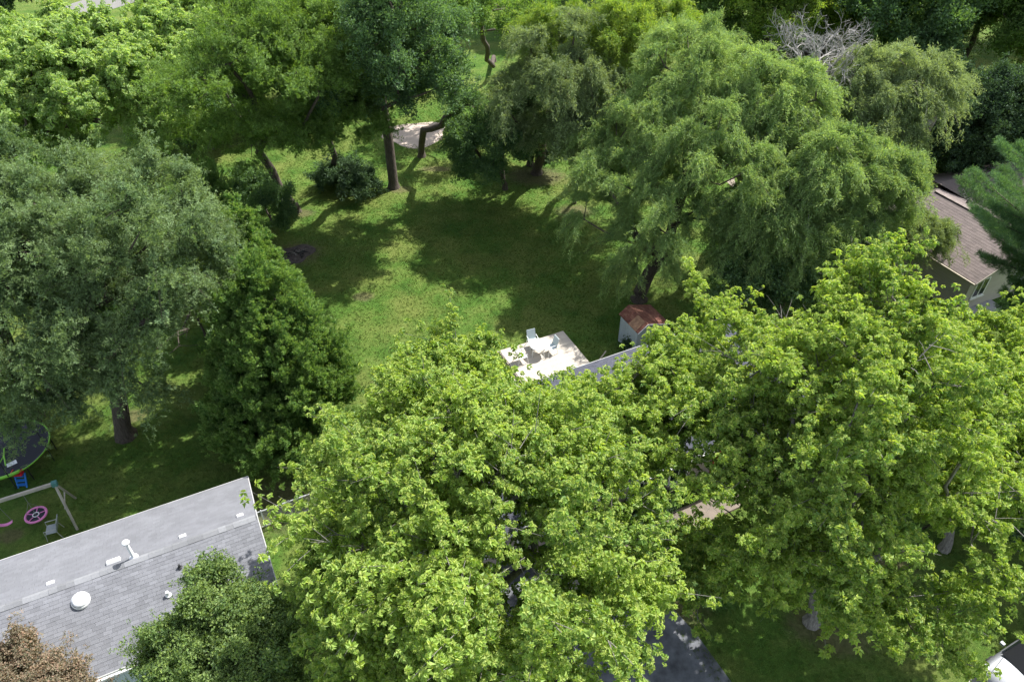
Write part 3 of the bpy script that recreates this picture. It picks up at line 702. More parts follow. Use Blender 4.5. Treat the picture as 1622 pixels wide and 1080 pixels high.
hl_ = math.hypot(E2 - SL_, RZ2 - RE); slope(rh, Vector((2*W, E2, RE)), Vector((-1, 0, 0)), Vector((0, -(E2 - SL_), RZ2 - RE)).normalized(), 2*W, hl_ - .05, M_sh_brown, (.36, .21), 0, clip=lambda x, y: abs(x - W) < W * (1 - y / hl_), seed=12)
cp = MB().box((-.14, 0, 0), (.14, .30, .035)).mesh('ridge_cap', simple('ridge_brown', (.23, .19, .175), .9, .1, 4, island=.12))
for i in range(24): link('ridge_cap', cp, rh, (W, i * .30, RZ2 + .005 + .006 * (i % 2)))
MB().box((-.10, 0, RE-.12), (-.004, E2, RE-.02)).build('gutter', simple('gutter_tan', (.42, .36, .27), .6), rh)
for x0, z0, x1, z1 in ((0, RE, W, RZ2), (2*W, RE, W, RZ2)):
    b = MB(); b.add([(x0,-.03,z0-.16),(x1,-.03,z1-.16),(x1,-.03,z1+.01),(x0,-.03,z0+.01),(x0,-.004,z0-.16),(x1,-.004,z1-.16),(x1,-.004,z1+.01),(x0,-.004,z0+.01)], [(0,1,2,3),(7,6,5,4),(0,4,5,1),(3,2,6,7),(0,3,7,4),(1,5,6,2)]); b.build('rake_board', M_clap, rh)
window(rh, .95, 1.0, 1.15, 1.35, .42); window(rh, 4.6, 1.0, 1.2, 1.3, .42)
MB().box((-.2, -.9, 0), (3.4, .44, .12)).build('porch_slab', simple('porch_grey', (.36, .36, .38), .8), rh)
def rpt(p): d = Vector(p) - Vector((C1.x, C1.y, 0)); return Vector((d.dot(U1), d.dot(U2), d.z))
for q in ((1534, 316), (1541, 318)):
    l = rpt(at(q[0], q[1], 4.0)); l.z = RZ2 - abs(l.x - W) * (RZ2-RE)/W; MB().lathe([(.1, 0), (.07, .04), (.06, .3), (.001, .3)], 10).build('vent_pipe', simple('pipe_grey', (.2, .2, .2), .5), rh, l)
# second wing behind, joined to the first
wg = MB(); x0, x1, y0, y1 = 2*W - .3, 2*W + 6.0, 5.4, 10.8; ym = (y0 + y1)/2
wg.add([(x0,y0,RE-.1),(x1,y0,RE-.1),(x1,ym,4.1),(x0-2.5,ym,4.1),(x0,y1,RE-.1),(x1,y1,RE-.1)], [(0,1,2,3),(3,2,5,4),(0,3,4)])
wo = wg.build('wing_roof', M_sh_brown, rh); MB().box((x0+.4, y0+.4, 0), (x1-.4, y1-.4, RE-.12)).build('wing_wall', M_clap, rh)
slope(rh, Vector((x0, y0, RE-.1)), Vector((1,0,0)), Vector((0, ym-y0, 4.1-RE+.1)).normalized(), x1-x0, math.hypot(ym-y0, 1.5)-.03, M_sh_brown, (.36, .21), 0, seed=10)

# ================================================================== PLAY YARD
M_wood = simple('weathered_wood', (.42, .38, .33), .8, .2, 3, bump=.3)
M_teal = simple('teal_bracket', (.07, .20, .19), .6)
M_pink = simple('pink_plastic', (.72, .22, .48), .45, .05)
M_black = simple('black_fabric', (.016, .018, .028), .8, .2)
M_rope = simple('chain_grey', (.22, .22, .21), .6)
sw = empty('swing_set', at(107, 828, 0) + U2 * .5 , FRAME_ROT, label='weathered wooden swing frame on the shaded lawn beside the trampoline', cat='swing set')
sw.location.z = 0
BE = at(88, 765, 2.3); BL = BE - U1 * 4.2
def loc_s(p): d = Vector(p) - sw.location; return (d.dot(U1), d.dot(U2), p[2])
MB().box((loc_s(BL)[0], -.05 + loc_s(BE)[1], 2.22), (loc_s(BE)[0], .05 + loc_s(BE)[1], 2.38)).build('beam', M_wood, sw)
bx, by = loc_s(BE)[0], loc_s(BE)[1]
for X in (bx - .05, bx - 4.1):
    for sg in (-1, 1):
        MB().tube([(X, by + sg*.04, 2.25), (X + (.12 if X > bx-1 else -.12), by + sg*1.0, 0)], .058, 4).build('leg', M_wood, sw)
    MB().box((X - .12, by - .11, 2.17), (X + .12, by + .11, 2.40)).build('bracket', M_teal, sw, bevel=.01)
    MB().tube([(X, by - .55, 1.1), (X, by + .55, 1.1)], .03, 4).build('brace', M_wood, sw)
def torus(mb, c, r, rt, n=28, m=6, a0=0, a1=2*math.pi, tilt=0.0):
    pts = []
    for i in range(n + 1):
        a = a0 + (a1 - a0) * i / n; x, y = r*math.cos(a), r*math.sin(a); pts.append((c[0] + x, c[1] + y*math.cos(tilt), c[2] + y*math.sin(tilt)))
    return mb.tube(pts, rt, m, False)
dc = at(57, 815, .62); ds = empty('saucer_swing', (dc.x, dc.y, .62), .3, label='pink ringed saucer swing with a black web hanging from the wooden frame', cat='swing')
torus(MB(), (0, 0, 0), .44, .055, 32, 8).build('ring', M_pink, ds, smooth=True)
MB().lathe([(.001, -.01), (.42, -.005), (.42, .005), (.001, .004)], 28).build('seat_web', M_black, ds)
torus(MB(), (0, 0, .02), .13, .022, 20, 5).build('inner_ring', M_plas, ds)
for k in range(5):
    a = k*2*math.pi/5 + .3; MB().tube([(.13*math.cos(a), .13*math.sin(a), .02), (.42*math.cos(a), .42*math.sin(a), .02)], .02, 5).build('spoke', M_pink, ds)
top = Vector((0, 0, 1.6))
ctop = BE - U1 * 1.35; tl = Vector((ctop.x - dc.x, ctop.y - dc.y, 2.22 - .62)); tl.rotate(Matrix.Rotation(-.3, 3, 'Z'))
mid = tl * .62
for k in range(4):
    a = k*math.pi/2 + .5; MB().tube([(.44*math.cos(a), .44*math.sin(a), .03), mid], .008, 4).build('rope', M_rope, ds)
MB().tube([mid, tl], .014, 5).build('chain', M_rope, ds)
dc = at(11, 830, .5); bs = empty('belt_swing', (dc.x, dc.y, .5), FRAME_ROT, label='pink curved belt swing hanging near the left edge over bare soil', cat='swing')
b = MB(); n = 8
for i in range(n + 1):
    a = -1 + 2*i/n; b.v += [(a*.26, -.08, .10*a*a), (a*.26, .08, .10*a*a), (a*.26, .08, .10*a*a - .03), (a*.26, -.08, .10*a*a - .03)]
for i in range(n):
    for k in range(4): b.f.append((i*4+k, i*4+(k+1) % 4, (i+1)*4+(k+1) % 4, (i+1)*4+k)); b.m.append(0)
b.build('seat', M_pink, bs)
for sx in (-1, 1): MB().tube([(sx*.26, 0, .1), (sx*.22, loc_s(BE)[1] - loc_s(dc)[1], 1.72)], .012, 5).build('rope', M_rope, bs)

tc_ = at(9, 712, .9); tr = empty('trampoline', (tc_.x, tc_.y, 0), .2, label='round black trampoline with a lime green rim beside the swing frame', cat='trampoline')
TR = 1.98
M_lime = simple('lime_pad', (.22, .55, .04), .5, .05)
MB().lathe([(.001, .88), (TR - .12, .88)], 48).build('mat', M_black, tr)
b = MB(); torus(b, (0, 0, .92), TR, .035, 56, 6); b.build('rim', M_lime, tr, smooth=True)
b = MB()
pts = [(TR*math.cos(a), TR*math.sin(a), .95) for a in [R(-135 + i*4.0) for i in range(21)]]
b.tube(pts, .085, 6); b.build('foam_pad', M_lime, tr, smooth=True)
MB().lathe([(TR - .12, .90), (TR - .02, .905), (TR, .88), (TR - .06, .84)], 56).build('frame', M_dark, tr)
b = MB().box((-.22, -.14, .884), (.22, .14, .892)); b.build('warning_label', M_plas, tr, (.55, -1.0, 0), (0, 0, .5))
MB().tube([(-.1, .1, .9), (.12, -.5, 1.05), (.35, -1.15, .95)], .035, 5).build('net_strap', M_lime, tr)
MB().tube([(.12, -.5, 1.02), (-.05, -1.3, .93)], .025, 5).build('net_strap', M_lime, tr)
for k in range(6):
    a = R(-70 + 60*k); x, y = (TR + .06)*math.cos(a), (TR + .06)*math.sin(a)
    p = MB().tube([(x, y, 0), (x, y, 2.3)], .022, 6).build('pole', M_dark, tr); MB().lathe([(.001, .08), (.04, .05), (.04, 0)], 8).build('pole_cap', M_plas, p, (x, y, 2.28))
    a += .4; MB().tube([((TR-.02)*math.cos(a), (TR-.02)*math.sin(a), .88), ((TR-.02)*math.cos(a), (TR-.02)*math.sin(a), 0)], .025, 6).build('leg', M_dark, tr)
ld = at(36, 772, 0); M_blue = simple('blue_plastic', (.03, .20, .62), .4, .05); M_red = simple('red_plastic', (.62, .02, .03), .4, .05)
lad = empty('toy_step_ladder', (ld.x, ld.y, 0), R(5), label='small blue plastic step ladder with a red top against the trampoline', cat='play ladder')
for sx in (-1, 1): MB().box((sx*.2 - .035, -.03, 0), (sx*.2 + .035, .04, .78)).build('side_rail', M_blue, lad, rot=(R(-24), R(sx*4), 0), bevel=.01)
for i in range(3): MB().box((-.2, -.06, .12 + .22*i), (.2, .10, .17 + .22*i)).build('step', M_blue, lad, (0, .05 + .085*i, 0), bevel=.01)
MB().box((-.22, .10, .70), (.22, .38, .80)).build('platform', M_red, lad, bevel=.02)
for sx in (-1, 1): MB().tube([(sx*.2, .14, .75), (sx*.21, .14, .95), (sx*.21, .34, .95), (sx*.2, .36, .75)], .025, 6).build('handle', M_red, lad)
chair('garden_chair', 'grey metal armchair with dark back on the lawn behind the grey roof', at(88, 846, 0), R(-70), simple('grey_chair_mesh', (.30, .33, .33), .6), simple('chair_tube', (.45, .45, .42), .5), None, .55)

# chain link fence
fa = at(415, 836, 0); fnc = empty('chain_link_fence', (fa.x, fa.y, 0), FRAME_ROT, label='galvanised chain link fence between the grey roofed house and the maples', cat='fence')
M_galv = simple('galvanised', (.42, .43, .44), .4, .08)
MB().tube([(0, 0, 1.15), (3.6, 0, 1.15)], .028, 6).build('rail', M_galv, fnc); MB().tube([(0, 0, .08), (3.6, 0, .08)], .02, 6).build('rail', M_galv, fnc)
for x in (.2, 1.45, 2.7, 3.5): MB().tube([(x, 0, 0), (x, 0, 1.22)], .032, 8).build('post', M_galv, fnc)
b = MB()
for i in range(62):
    x = i*.07 - .7
    for sg in (1, -1):
        xa, xb = (x, x + 1.05) if sg > 0 else (x + 1.05, x)
        z0, z1 = .1, 1.15
        if xa < 0: z0 += (0 - xa) * (1.05/1.05); xa = 0
        if xb < 0: z1 -= (0 - xb); xb = 0
        if xa > 3.6 : z0 += (xa - 3.6); xa = 3.6
        if xb > 3.6: z1 -= (xb - 3.6); xb = 3.6
        if z1 > z0 + .02: b.tube([(xa, .0, z0), (xb, .0, z1)], .003, 3, False)
o = b.build('wire_mesh', M_galv, fnc); o['kind'] = 'stuff'

# railing on the front stoop of the centre house
fr_ = empty('stoop_railing', gpt(10.6, .2), FRAME_ROT, label='white railing on the front stoop glimpsed through the right maple', cat='railing')
MB().tube([(0, 0, 1.0), (1.5, 0, 1.0)], .03, 5).build('rail', M_white, fr_)
for x in (0, .5, 1.0, 1.5): MB().tube([(x, 0, 0), (x, 0, 1.0)], .028, 5).build('post', M_white, fr_)
# stepping things: fire ring
fp = at(470, 402, 0); patch('burnt_ground', blob(fp.x, fp.y, 1.15, 1.15, seed=2), .007, M_ash)
fr2 = empty('fire_pit', (fp.x, fp.y, 0), 0, label='heap of burnt sticks and ash in a dark patch on the lawn', cat='fire pit')
rnd = random.Random(9)
for i in range(16):
    a = rnd.uniform(0, 6.28); r = rnd.uniform(.1, .75); l = rnd.uniform(.3, .8); q = rnd.uniform(0, 3.14)
    x, y = r*math.cos(a), r*math.sin(a)
    MB().tube([(x - l/2*math.cos(q), y - l/2*math.sin(q), .04), (x, y, rnd.uniform(.08, .18)), (x + l/2*math.cos(q), y + l/2*math.sin(q), .05)], [.03, .035, .02], 5).build('burnt_stick', (BARKG if i % 3 == 0 else M_dark), fr2)

# grass: short tufts standing in the mown lawn
def tuft_proto():
    rnd = random.Random(3); out = []
    for q in range(3):
        mb = MB(); tips = []
        for i in range(16):
            a = rnd.uniform(0, 6.28); r0 = rnd.uniform(0, .5); p = Vector((r0*math.cos(a), r0*math.sin(a), 0)); dd = Vector((rnd.uniform(-.7, .7), rnd.uniform(-.7, .7), 1)).normalized(); sd = Vector((math.cos(a + 1), math.sin(a + 1), 0)) * rnd.uniform(.03, .06); h = rnd.uniform(.35, .8)
            mb.add([p - sd, p + sd, p + dd * h], [(0, 1, 2)]); tips += [rnd.random() * .8]
        me = mb.mesh('grass_tuft', []); at_ = me.attributes.new('tip', 'FLOAT', 'FACE'); at_.data.foreach_set('value', tips); out.append(bpy.data.objects.new('grass_tuft', me))
    return out
PROTO['grass'] = tuft_proto()
rg = np.random.default_rng(1234); n = 130000
LX = rg.uniform(-30, 34, n); LY = rg.uniform(10, 72, n); ok = np.abs(LX) < LY * .75 + 6
h1 = (P1.x, P1.y)
def inside(ox, oy, x0, x1, y0, y1): u = (LX - ox) * U1.x + (LY - oy) * U1.y; v = (LX - ox) * U2.x + (LY - oy) * U2.y; return (u > x0) & (u < x1) & (v > y0) & (v < y1)
ok &= ~inside(P1.x, P1.y, -24, -.2, -9.6, -.3); ok &= ~inside(G0.x, G0.y, -7, 13.8, .4, 7.7); ok &= ~inside(G0.x, G0.y, -4.6, 1.8, -16, .5); ok &= ~inside(G0.x, G0.y, 1.2, 11.6, -1.8, -.5); ok &= ~inside(G0.x, G0.y, -2, 6.7, 7.6, 12.8); ok &= ~inside(C1.x, C1.y, -.2, 14, -.9, 11)
for (a_, b_, c3, d_) in SOIL + ((658, 213, 3, 2.3), (1178, 305, 1.8, 1.8), (530, 742, 1.3, 1.1), (700, 770, 1.5, 1.0), (9, 712, 1.2, 1.2)):
    q = at(a_, b_, 0); ok &= ~(((LX - q.x) / c3) ** 2 + ((LY - q.y) / d_) ** 2 < .8)
q = at(1600, 1100, 0); ok &= ~((np.abs(LX - q.x) < 2.5) & (np.abs(LY - q.y) < 2.5))
LX, LY = LX[ok], LY[ok]; n = len(LX)
LM['grass'] = leaf_mat('leaf_grass', (.055, .125, .020), (.125, .21, .038), (.19, .24, .068), .35, .03)
wob_ = np.sin(LX * .9 + np.sin(LY * .7) * 1.5) * .25 + np.sin(LY * 1.3 + LX * .4) * .2
go = crown_object('grass', np.stack([LX, LY, np.zeros(n)], 1), unit(rg.normal(size=(n, 3)) * .15 + np.array([0, 0, 1])), rg.uniform(.07, .17, n), np.clip(.5 + wob_ * .5 + rg.normal(size=n) * .22, 0, 1), rg, 'grass', LM['grass'], None, (0, 0, 0))
tag(go, 'short green grass tufts standing in the mown lawn', 'grass', kind='stuff')

# paths and beds
p0 = at(658, 213, 0); patch('garden_path', blob(p0.x, p0.y, 3.0, 2.3, seed=6, irr=.2), .010, simple('path_concrete', (.45, .37, .31), .85, .06, 1))
ps = [at(x, y, 0) for x, y in ((1152, 288), (1160, 300), (1178, 314), (1200, 318), (1202, 308), (1182, 303), (1166, 292), (1162, 282))]
patch('gravel_path', [(p.x, p.y) for p in ps], .010, simple('gravel', (.36, .30, .24), .9, .2, 3), wob=.08)
for n_, (x, y, rx, ry) in enumerate(((530, 742, 1.3, 1.1), (700, 770, 1.5, 1.0))):
    p = at(x, y, 0); patch('mulch_bed', blob(p.x, p.y, rx, ry, seed=20 + n_), .008, M_mulch, wob=.04)
rp = [at(x, y, 0) for x, y in ((40, 50), (96, 12), (170, -12), (250, -30), (250, -8), (150, 24), (110, 40), (70, 70))]
patch('road', [(p.x, p.y) for p in rp], .012, M_road)

# ================================================================== CAR
def car():
    o = at(1590, 1048, .0); r = empty('silver_car', (o.x, o.y, 0), 0, label='silver car with dark windscreen parked at the lower right corner', cat='car')
    # car local: x forward, y left; nose points to lower left of the photo
    nose = at(1561, 1072, .6); rear = at(1699, 980, .6)
    f = Vector((nose.x - rear.x, nose.y - rear.y, 0)).normalized(); r.rotation_euler = (0, 0, math.atan2(f.y, f.x))
    ctr = Vector((nose.x, nose.y, 0)) - f * 2.15 + Vector((f.y, -f.x, 0)) * -.45; r.location = (ctr.x, ctr.y, 0)
    paint = simple('silver_paint', (.21, .22, .24), .42, .03, 1, metal=.35); trim = simple('black_trim', (.015, .015, .017), .4)
    # body sections along x: (x, half width, z bottom, z shoulder, z top centre)
    sec = [(2.2, .62, .28, .55, .60), (2.12, .78, .24, .66, .70), (1.8, .87, .22, .74, .80), (1.3, .89, .22, .80, .90), (.85, .90, .22, .86, .98), (0, .90, .22, .90, 1.0), (-1.0, .90, .22, .92, 1.02), (-1.7, .88, .24, .94, 1.02), (-2.1, .82, .28, .90, .95), (-2.2, .70, .35, .75, .8)]
    b = MB(); m = 9
    for x, hw, zb, zs, zt in sec:
        for (yy, zz) in ((-hw*.92, zb), (-hw, (zb+zs)*.5), (-hw*.97, zs), (-hw*.72, zs*.35+zt*.65), (0, zt), (hw*.72, zs*.35+zt*.65), (hw*.97, zs), (hw, (zb+zs)*.5), (hw*.92, zb)): b.v.append((x, yy, zz))
    for i in range(len(sec)-1):
        for k in range(m-1): b.f.append((i*m+k, (i+1)*m+k, (i+1)*m+k+1, i*m+k+1)); b.m.append(0)
        b.f.append((i*m+m-1, (i+1)*m+m-1, (i+1)*m, i*m)); b.m.append(0)
    b.f.append(tuple(range(m))); b.m.append(0); b.f.append(tuple(reversed([(len(sec)-1)*m + k for k in range(m)]))); b.m.append(0)
    bo = b.build('body', paint, r, smooth=True); sb = bo.modifiers.new('s', 'SUBSURF'); sb.levels = 1; sb.render_levels = 2
    def quad(name, vs, mat, th=.015):
        c = [Vector(v) for v in vs]; nn = (c[1]-c[0]).cross(c[3]-c[0]).normalized()*th
        MB().add([v for v in c] + [v - nn for v in c], [(0,1,2,3),(7,6,5,4),(0,4,5,1),(1,5,6,2),(2,6,7,3),(3,7,4,0)]).build(name, mat, r)
    quad('windscreen_frame', [(1.02, .74, .93), (1.02, -.74, .93), (.28, -.63, 1.42), (.28, .63, 1.42)], trim, .03)
    quad('windscreen', [(.965, .67, .985), (.965, -.67, .985), (.34, -.585, 1.40), (.34, .585, 1.40)], M_glass, .006)
    cab = MB().add([(.30, .64, 1.41), (.30, -.64, 1.41), (-1.2, -.62, 1.44), (-1.2, .62, 1.44), (.0, .62, 1.47), (0, -.62, 1.47), (-1.0, -.6, 1.48), (-1.0, .6, 1.48)], [(0,4,5,1),(4,7,6,5),(7,3,2,6),(0,3,7,4),(1,5,6,2)])
    cab.build('roof_panel', paint, r)
    for sg in (1, -1):
        vs = [(.95, sg*.80, .92), (-1.75, sg*.80, .98), (-1.2, sg*.63, 1.42), (.28, sg*.64, 1.40)]
        quad('side_window', vs if sg > 0 else vs[::-1], M_glass, .02)
        MB().box((-.05, -.03, 0), (.05, .03, .02)).build('pillar', trim, r, (-.4, sg*.8, .95))
        MB().box((-.09, -.09, 0), (.05, .09, .13)).build('mirror', paint, r, (.72, sg*.99, .93), bevel=.02)
        hl = MB().box((-.22, -.13, 0), (.16, .13, .12)).build('headlight', simple('headlight_glass', (.7, .72, .75), .1), r, (1.93, sg*.66, .62), (0, R(14), sg*R(-22)), bevel=.03)
        for x in (1.35, -1.35):
            wl = MB().lathe([(.2, -.1), (.31, -.1), (.33, -.05), (.33, .05), (.31, .1), (.2, .1)], 24).build('wheel', simple('tyre', (.02, .02, .02), .8), r, (x, sg*.82, .33), (R(90), 0, 0)); MB().lathe([(.001, -.11), (.2, -.09), (.2, .09), (.001, .11)], 16).build('rim', M_alu, wl)
    quad('rear_window', [(-1.2, .60, 1.42), (-1.2, -.60, 1.42), (-1.8, -.68, 1.0), (-1.8, .68, 1.0)], M_glass, .02)
    MB().box((2.14, -.45, .36), (2.20, .45, .52)).build('grille', trim, r)
    for sg in (1, -1): MB().tube([(1.9, sg*.45, .77), (1.1, sg*.62, .93)], .012, 4).build('hood_crease', paint, r)
car()
cp_ = at(1536, 1085, 0); patch('parking_pad', [(p.x, p.y) for p in (at(1530, 1078, 0), at(1552, 1070, 0), at(1640, 1060, 0), at(1700, 1200, 0), at(1500, 1200, 0))], .014, M_conc)

# ================================================================== TREES (all positions in metres on the ground; lobes of the crown in world space)
def T(name, label, cat, basepx, lobes, style, mat, **k):
    b = at(*basepx, 0) if len(basepx) == 2 else Vector((basepx[0], basepx[1], 0))
    return tree(name, label, cat, (b.x, b.y), lobes, style, mat, **k)
# foreground bright maples
T('maple_tree', 'largest bright yellow-green maple filling the bottom centre over the driveway', 'tree', (.3, 12.6, 0),
  [L(800, 880, 9.5, 4.2, 3.6), L(640, 880, 8.5, 2.9, 2.8), L(890, 895, 8.5, 2.0, 2.3), L(865, 755, 10.0, 2.6, 2.6), L(720, 760, 10.5, 3.2, 2.8), L(890, 1040, 8, 2.1, 2.2), L(690, 1030, 7.5, 2.9, 2.5)],
  'maple', 'maple', n=150, cr=1.05, scl=.24, seed=5, r0=.34, fork=3.6, bark=BARKG, dens=1.6, bare=.05, twigs=2)
T('maple_tree', 'bright maple leaning over the house left of the deck with ragged top', 'tree', (-5.2, 17.5, 0),
  [L(615, 745, 7.5, 2.5, 2.6), L(575, 870, 6.5, 1.7, 2.0), L(680, 660, 8.5, 2.4, 2.3), L(730, 610, 9, 1.5, 1.8), L(585, 980, 6.0, 1.8, 1.7)],
  'maple', 'maple', n=80, cr=1.0, scl=.25, seed=15, r0=.24, fork=2.6, bark=BARKG, dens=1.6, bare=0.0)
T('maple_tree', 'bright maple rising over the dark roof between the deck and the shed', 'tree', (3.2, 18.2, 0),
  [L(870, 710, 8.5, 2.0, 1.9), L(965, 700, 8.5, 1.9, 1.9), L(1050, 635, 9, 1.9, 2.0), L(1085, 560, 9, 1.3, 1.4), L(925, 645, 8.8, 1.0, 1.2), L(1000, 650, 8.8, 1.5, 1.7), L(855, 640, 8.5, .7, .9)],
  'maple', 'maple', n=75, cr=.95, scl=.25, seed=25, r0=.24, fork=3.5, bark=BARKG, dens=1.6, bare=.04, twigs=2)
T('maple_tree', 'broad bright maple on the front lawn at right with its pale trunk base visible', 'tree', (1285, 985),
  [L(1400, 500, 13.0, 2.0, 2.4), L(1370, 620, 12.0, 3.0, 2.8), L(1220, 600, 11, 2.5, 2.3), L(1120, 620, 9.5, 1.9, 1.9), L(1300, 760, 9.5, 3.0, 2.6), L(1460, 700, 10.5, 2.6, 2.4), L(1225, 740, 9, 2.0, 2.0), (13.5, 19.5, 7.5, 2.6, 2.2), (15.5, 18.0, 7.0, 2.4, 2.0), L(1480, 585, 11, 1.4, 1.6), L(1530, 820, 8.5, 1.9, 1.7), L(1290, 880, 7, 2.3, 1.9), L(1470, 960, 6, 1.5, 1.3), L(1140, 505, 9.5, 1.0, 1.2), L(1400, 950, 6, 1.4, 1.2), L(1460, 1010, 5.5, 1.0, 1.0), L(1580, 850, 7.5, 1.5, 1.4), L(1180, 690, 8, 1.4, 1.4), L(1075, 700, 8.2, 1.4, 1.3), L(1230, 860, 7.0, 1.6, 1.5), L(1280, 940, 5, 1.6, 1.4)],
  'maple', 'maple', n=172, cr=1.05, scl=.24, seed=35, r0=.27, fork=3.0, bark=BARKG, dens=1.6, twigs=2, bare=.05)
T('maple_tree', 'bright maple branch crown reaching in from the right edge beside the pine', 'tree', (19.5, 19.5, 0),
  [L(1590, 640, 8.5, 1.9, 1.8), L(1640, 740, 8, 2.0, 1.8), (17.8, 19.5, 8.5, 2.4, 2.2), (19.5, 22, 8, 3, 2.4), L(1575, 625, 9, 1.1, 1.2)], 'maple', 'maple', n=70, cr=.95, scl=.25, dens=1.5, seed=45, r0=.2, fork=3, bark=BARKG, twigs=2)
T('small_maple', 'low leafy maple sapling beside the dark driveway at bottom', 'tree', (1090, 900),
  [L(1060, 890, 3.5, 1.7, 1.5), L(1110, 880, 3.2, 1.4, 1.2), L(1010, 900, 3.5, 1.2, 1.2)], 'maple', 'maple', n=22, cr=.8, scl=.28, seed=55, r0=.09, fork=1.3, bark=BARKG, tone=(.0, .5))
# small trees at the grey house
T('small_tree', 'rounded mid-green small tree overlapping the near edge of the grey roof', 'tree', (-9.6, 12.2, 0),
  [L(345, 995, 4.8, 1.5, 1.5), L(285, 1035, 4.4, 1.2, 1.3), L(400, 1065, 4.6, 1.5, 1.5), L(335, 935, 5.4, .85, 1.1), L(395, 985, 5.0, 1.0, 1.1), L(425, 1020, 4.7, 1.1, 1.2)], 'broad', 'birch', n=66, cr=.75, scl=.34, seed=61, r0=.14, fork=1.8, dens=1.4, shape_noise=.3)
T('plum_tree', 'reddish brown leaved small tree at the bottom left corner', 'tree', (-17.4, 11.8, 0),
  [L(20, 1075, 4.4, 1.2, 1.2), L(85, 1090, 4.2, 1.0, 1.0), L(-5, 1035, 4.6, .7, .9)], 'broad', 'plum', n=34, cr=.6, scl=.25, seed=62, r0=.1, fork=1.5, dens=1.5)
# elms above the play yard
T('elm_tree', 'large grey-green elm shading the lawn with its thick trunk visible below', 'tree', (200, 690),
  [L(215, 375, 11, 3.9, 3.3), L(110, 350, 11, 3.4, 3.0), L(240, 440, 9.5, 3.0, 2.6), L(150, 500, 8.5, 3.0, 2.6), L(190, 610, 5.2, 1.6, 1.5), L(140, 575, 6.2, 2.2, 1.9), L(110, 630, 4.8, 1.5, 1.3), L(300, 400, 9.5, 1.9, 2.0)],
  'elm', 'elm', n=135, cr=1.2, scl=.40, tone=(-.2, 1.2), shape_noise=.45, seed=71, r0=.42, fork=4.0, dens=1.3, lean=(.6, .4), bark=BARK)
T('elm_tree', 'grey-green elm at the left edge above the trampoline', 'tree', (60, 660),
  [L(50, 400, 10.5, 3.8, 3.4), L(20, 520, 8, 3.2, 2.8), L(80, 600, 6, 2.2, 1.9), L(50, 650, 4.6, 1.7, 1.4), L(10, 320, 11.5, 3.2, 2.8), L(-50, 480, 9, 3, 3)],
  'elm', 'elm', n=80, cr=1.2, scl=.40, tone=(-.25, 1.25), shape_noise=.5, seed=72, r0=.3, fork=3.5, dens=1.25)
# arborvitae row
T('arborvitae_tree', 'tall dense dark green arborvitae standing at the left side of the lawn', 'tree', (-11.6, 27.0, 0),
  [(-11.5, 27.0, 2.2, 3.3, 2.6), (-11.5, 26.8, 4.6, 2.9, 2.6), (-11.6, 27.1, 6.8, 2.2, 2.2), (-11.6, 27.2, 8.6, 1.3, 1.9), (-13.3, 27.4, 4.2, 1.4, 2.6), (-10.0, 26.0, 3.0, 1.6, 2.3), (-10.9, 24.4, 1.9, 2.0, 2.0), (-12.6, 24.8, 2.4, 1.8, 2.2)],
  'cedar', 'cedar', n=300, cr=.8, scl=.31, seed=81, r0=.25, fork=1.2, dens=1.2, twigs=False, shape_noise=.35)
T('arborvitae_tree', 'narrow dark arborvitae just behind the tallest one', 'tree', (-13.2, 31.5, 0),
  [(-13.4, 31.4, 2.5, 2.3, 2.8), (-13.4, 31.4, 5.2, 1.9, 2.8), (-13.4, 31.6, 8.2, 1.2, 2.4)], 'cedar', 'cedar', n=150, cr=.75, scl=.32, seed=82, r0=.16, fork=1.2, twigs=False)
T('arborvitae_tree', 'yellow-green young arborvitae between the elm crown and the lawn', 'tree', (-16.0, 35.5, 0),
  [(-16.0, 35.5, 2.2, 2.0, 2.3), (-16.0, 35.5, 4.6, 1.5, 2.2), (-15.9, 35.3, 6.4, .9, 1.4)], 'cedar', 'cedar_young', n=100, cr=.8, scl=.32, seed=83, r0=.16, fork=1.2, twigs=False)
T('arborvitae_tree', 'farthest dark arborvitae of the row at the lawn edge', 'tree', (-19.2, 41.5, 0),
  [(-19.2, 41.5, 2.3, 2.2, 2.4), (-19.2, 41.5, 4.8, 1.6, 2.3), (-17.8, 39.5, 2.2, 1.6, 2.0)], 'cedar', 'cedar', n=100, cr=.85, scl=.36, seed=84, r0=.16, fork=1.2, twigs=False)
T('shrub', 'dark green shrub below the locust trunks beside the burnt patch', 'shrub', (430, 350), [L(425, 330, 1.8, 1.7, 1.6), L(400, 300, 1.8, 1.6, 1.5)], 'broad', 'oak', n=26, cr=.8, scl=.42, seed=85, r0=.06, fork=.5, twigs=False)
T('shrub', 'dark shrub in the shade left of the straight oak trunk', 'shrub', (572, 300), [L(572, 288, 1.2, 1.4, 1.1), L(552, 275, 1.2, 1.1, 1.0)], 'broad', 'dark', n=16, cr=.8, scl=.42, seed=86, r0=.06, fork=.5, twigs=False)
T('shrub', 'dusky low shrub between the locust trunk and the straight oak', 'shrub', (520, 290), [L(520, 282, 1.0, 1.2, .9)], 'broad', 'dark', n=10, cr=.8, scl=.42, seed=87, r0=.06, fork=.5, twigs=False)
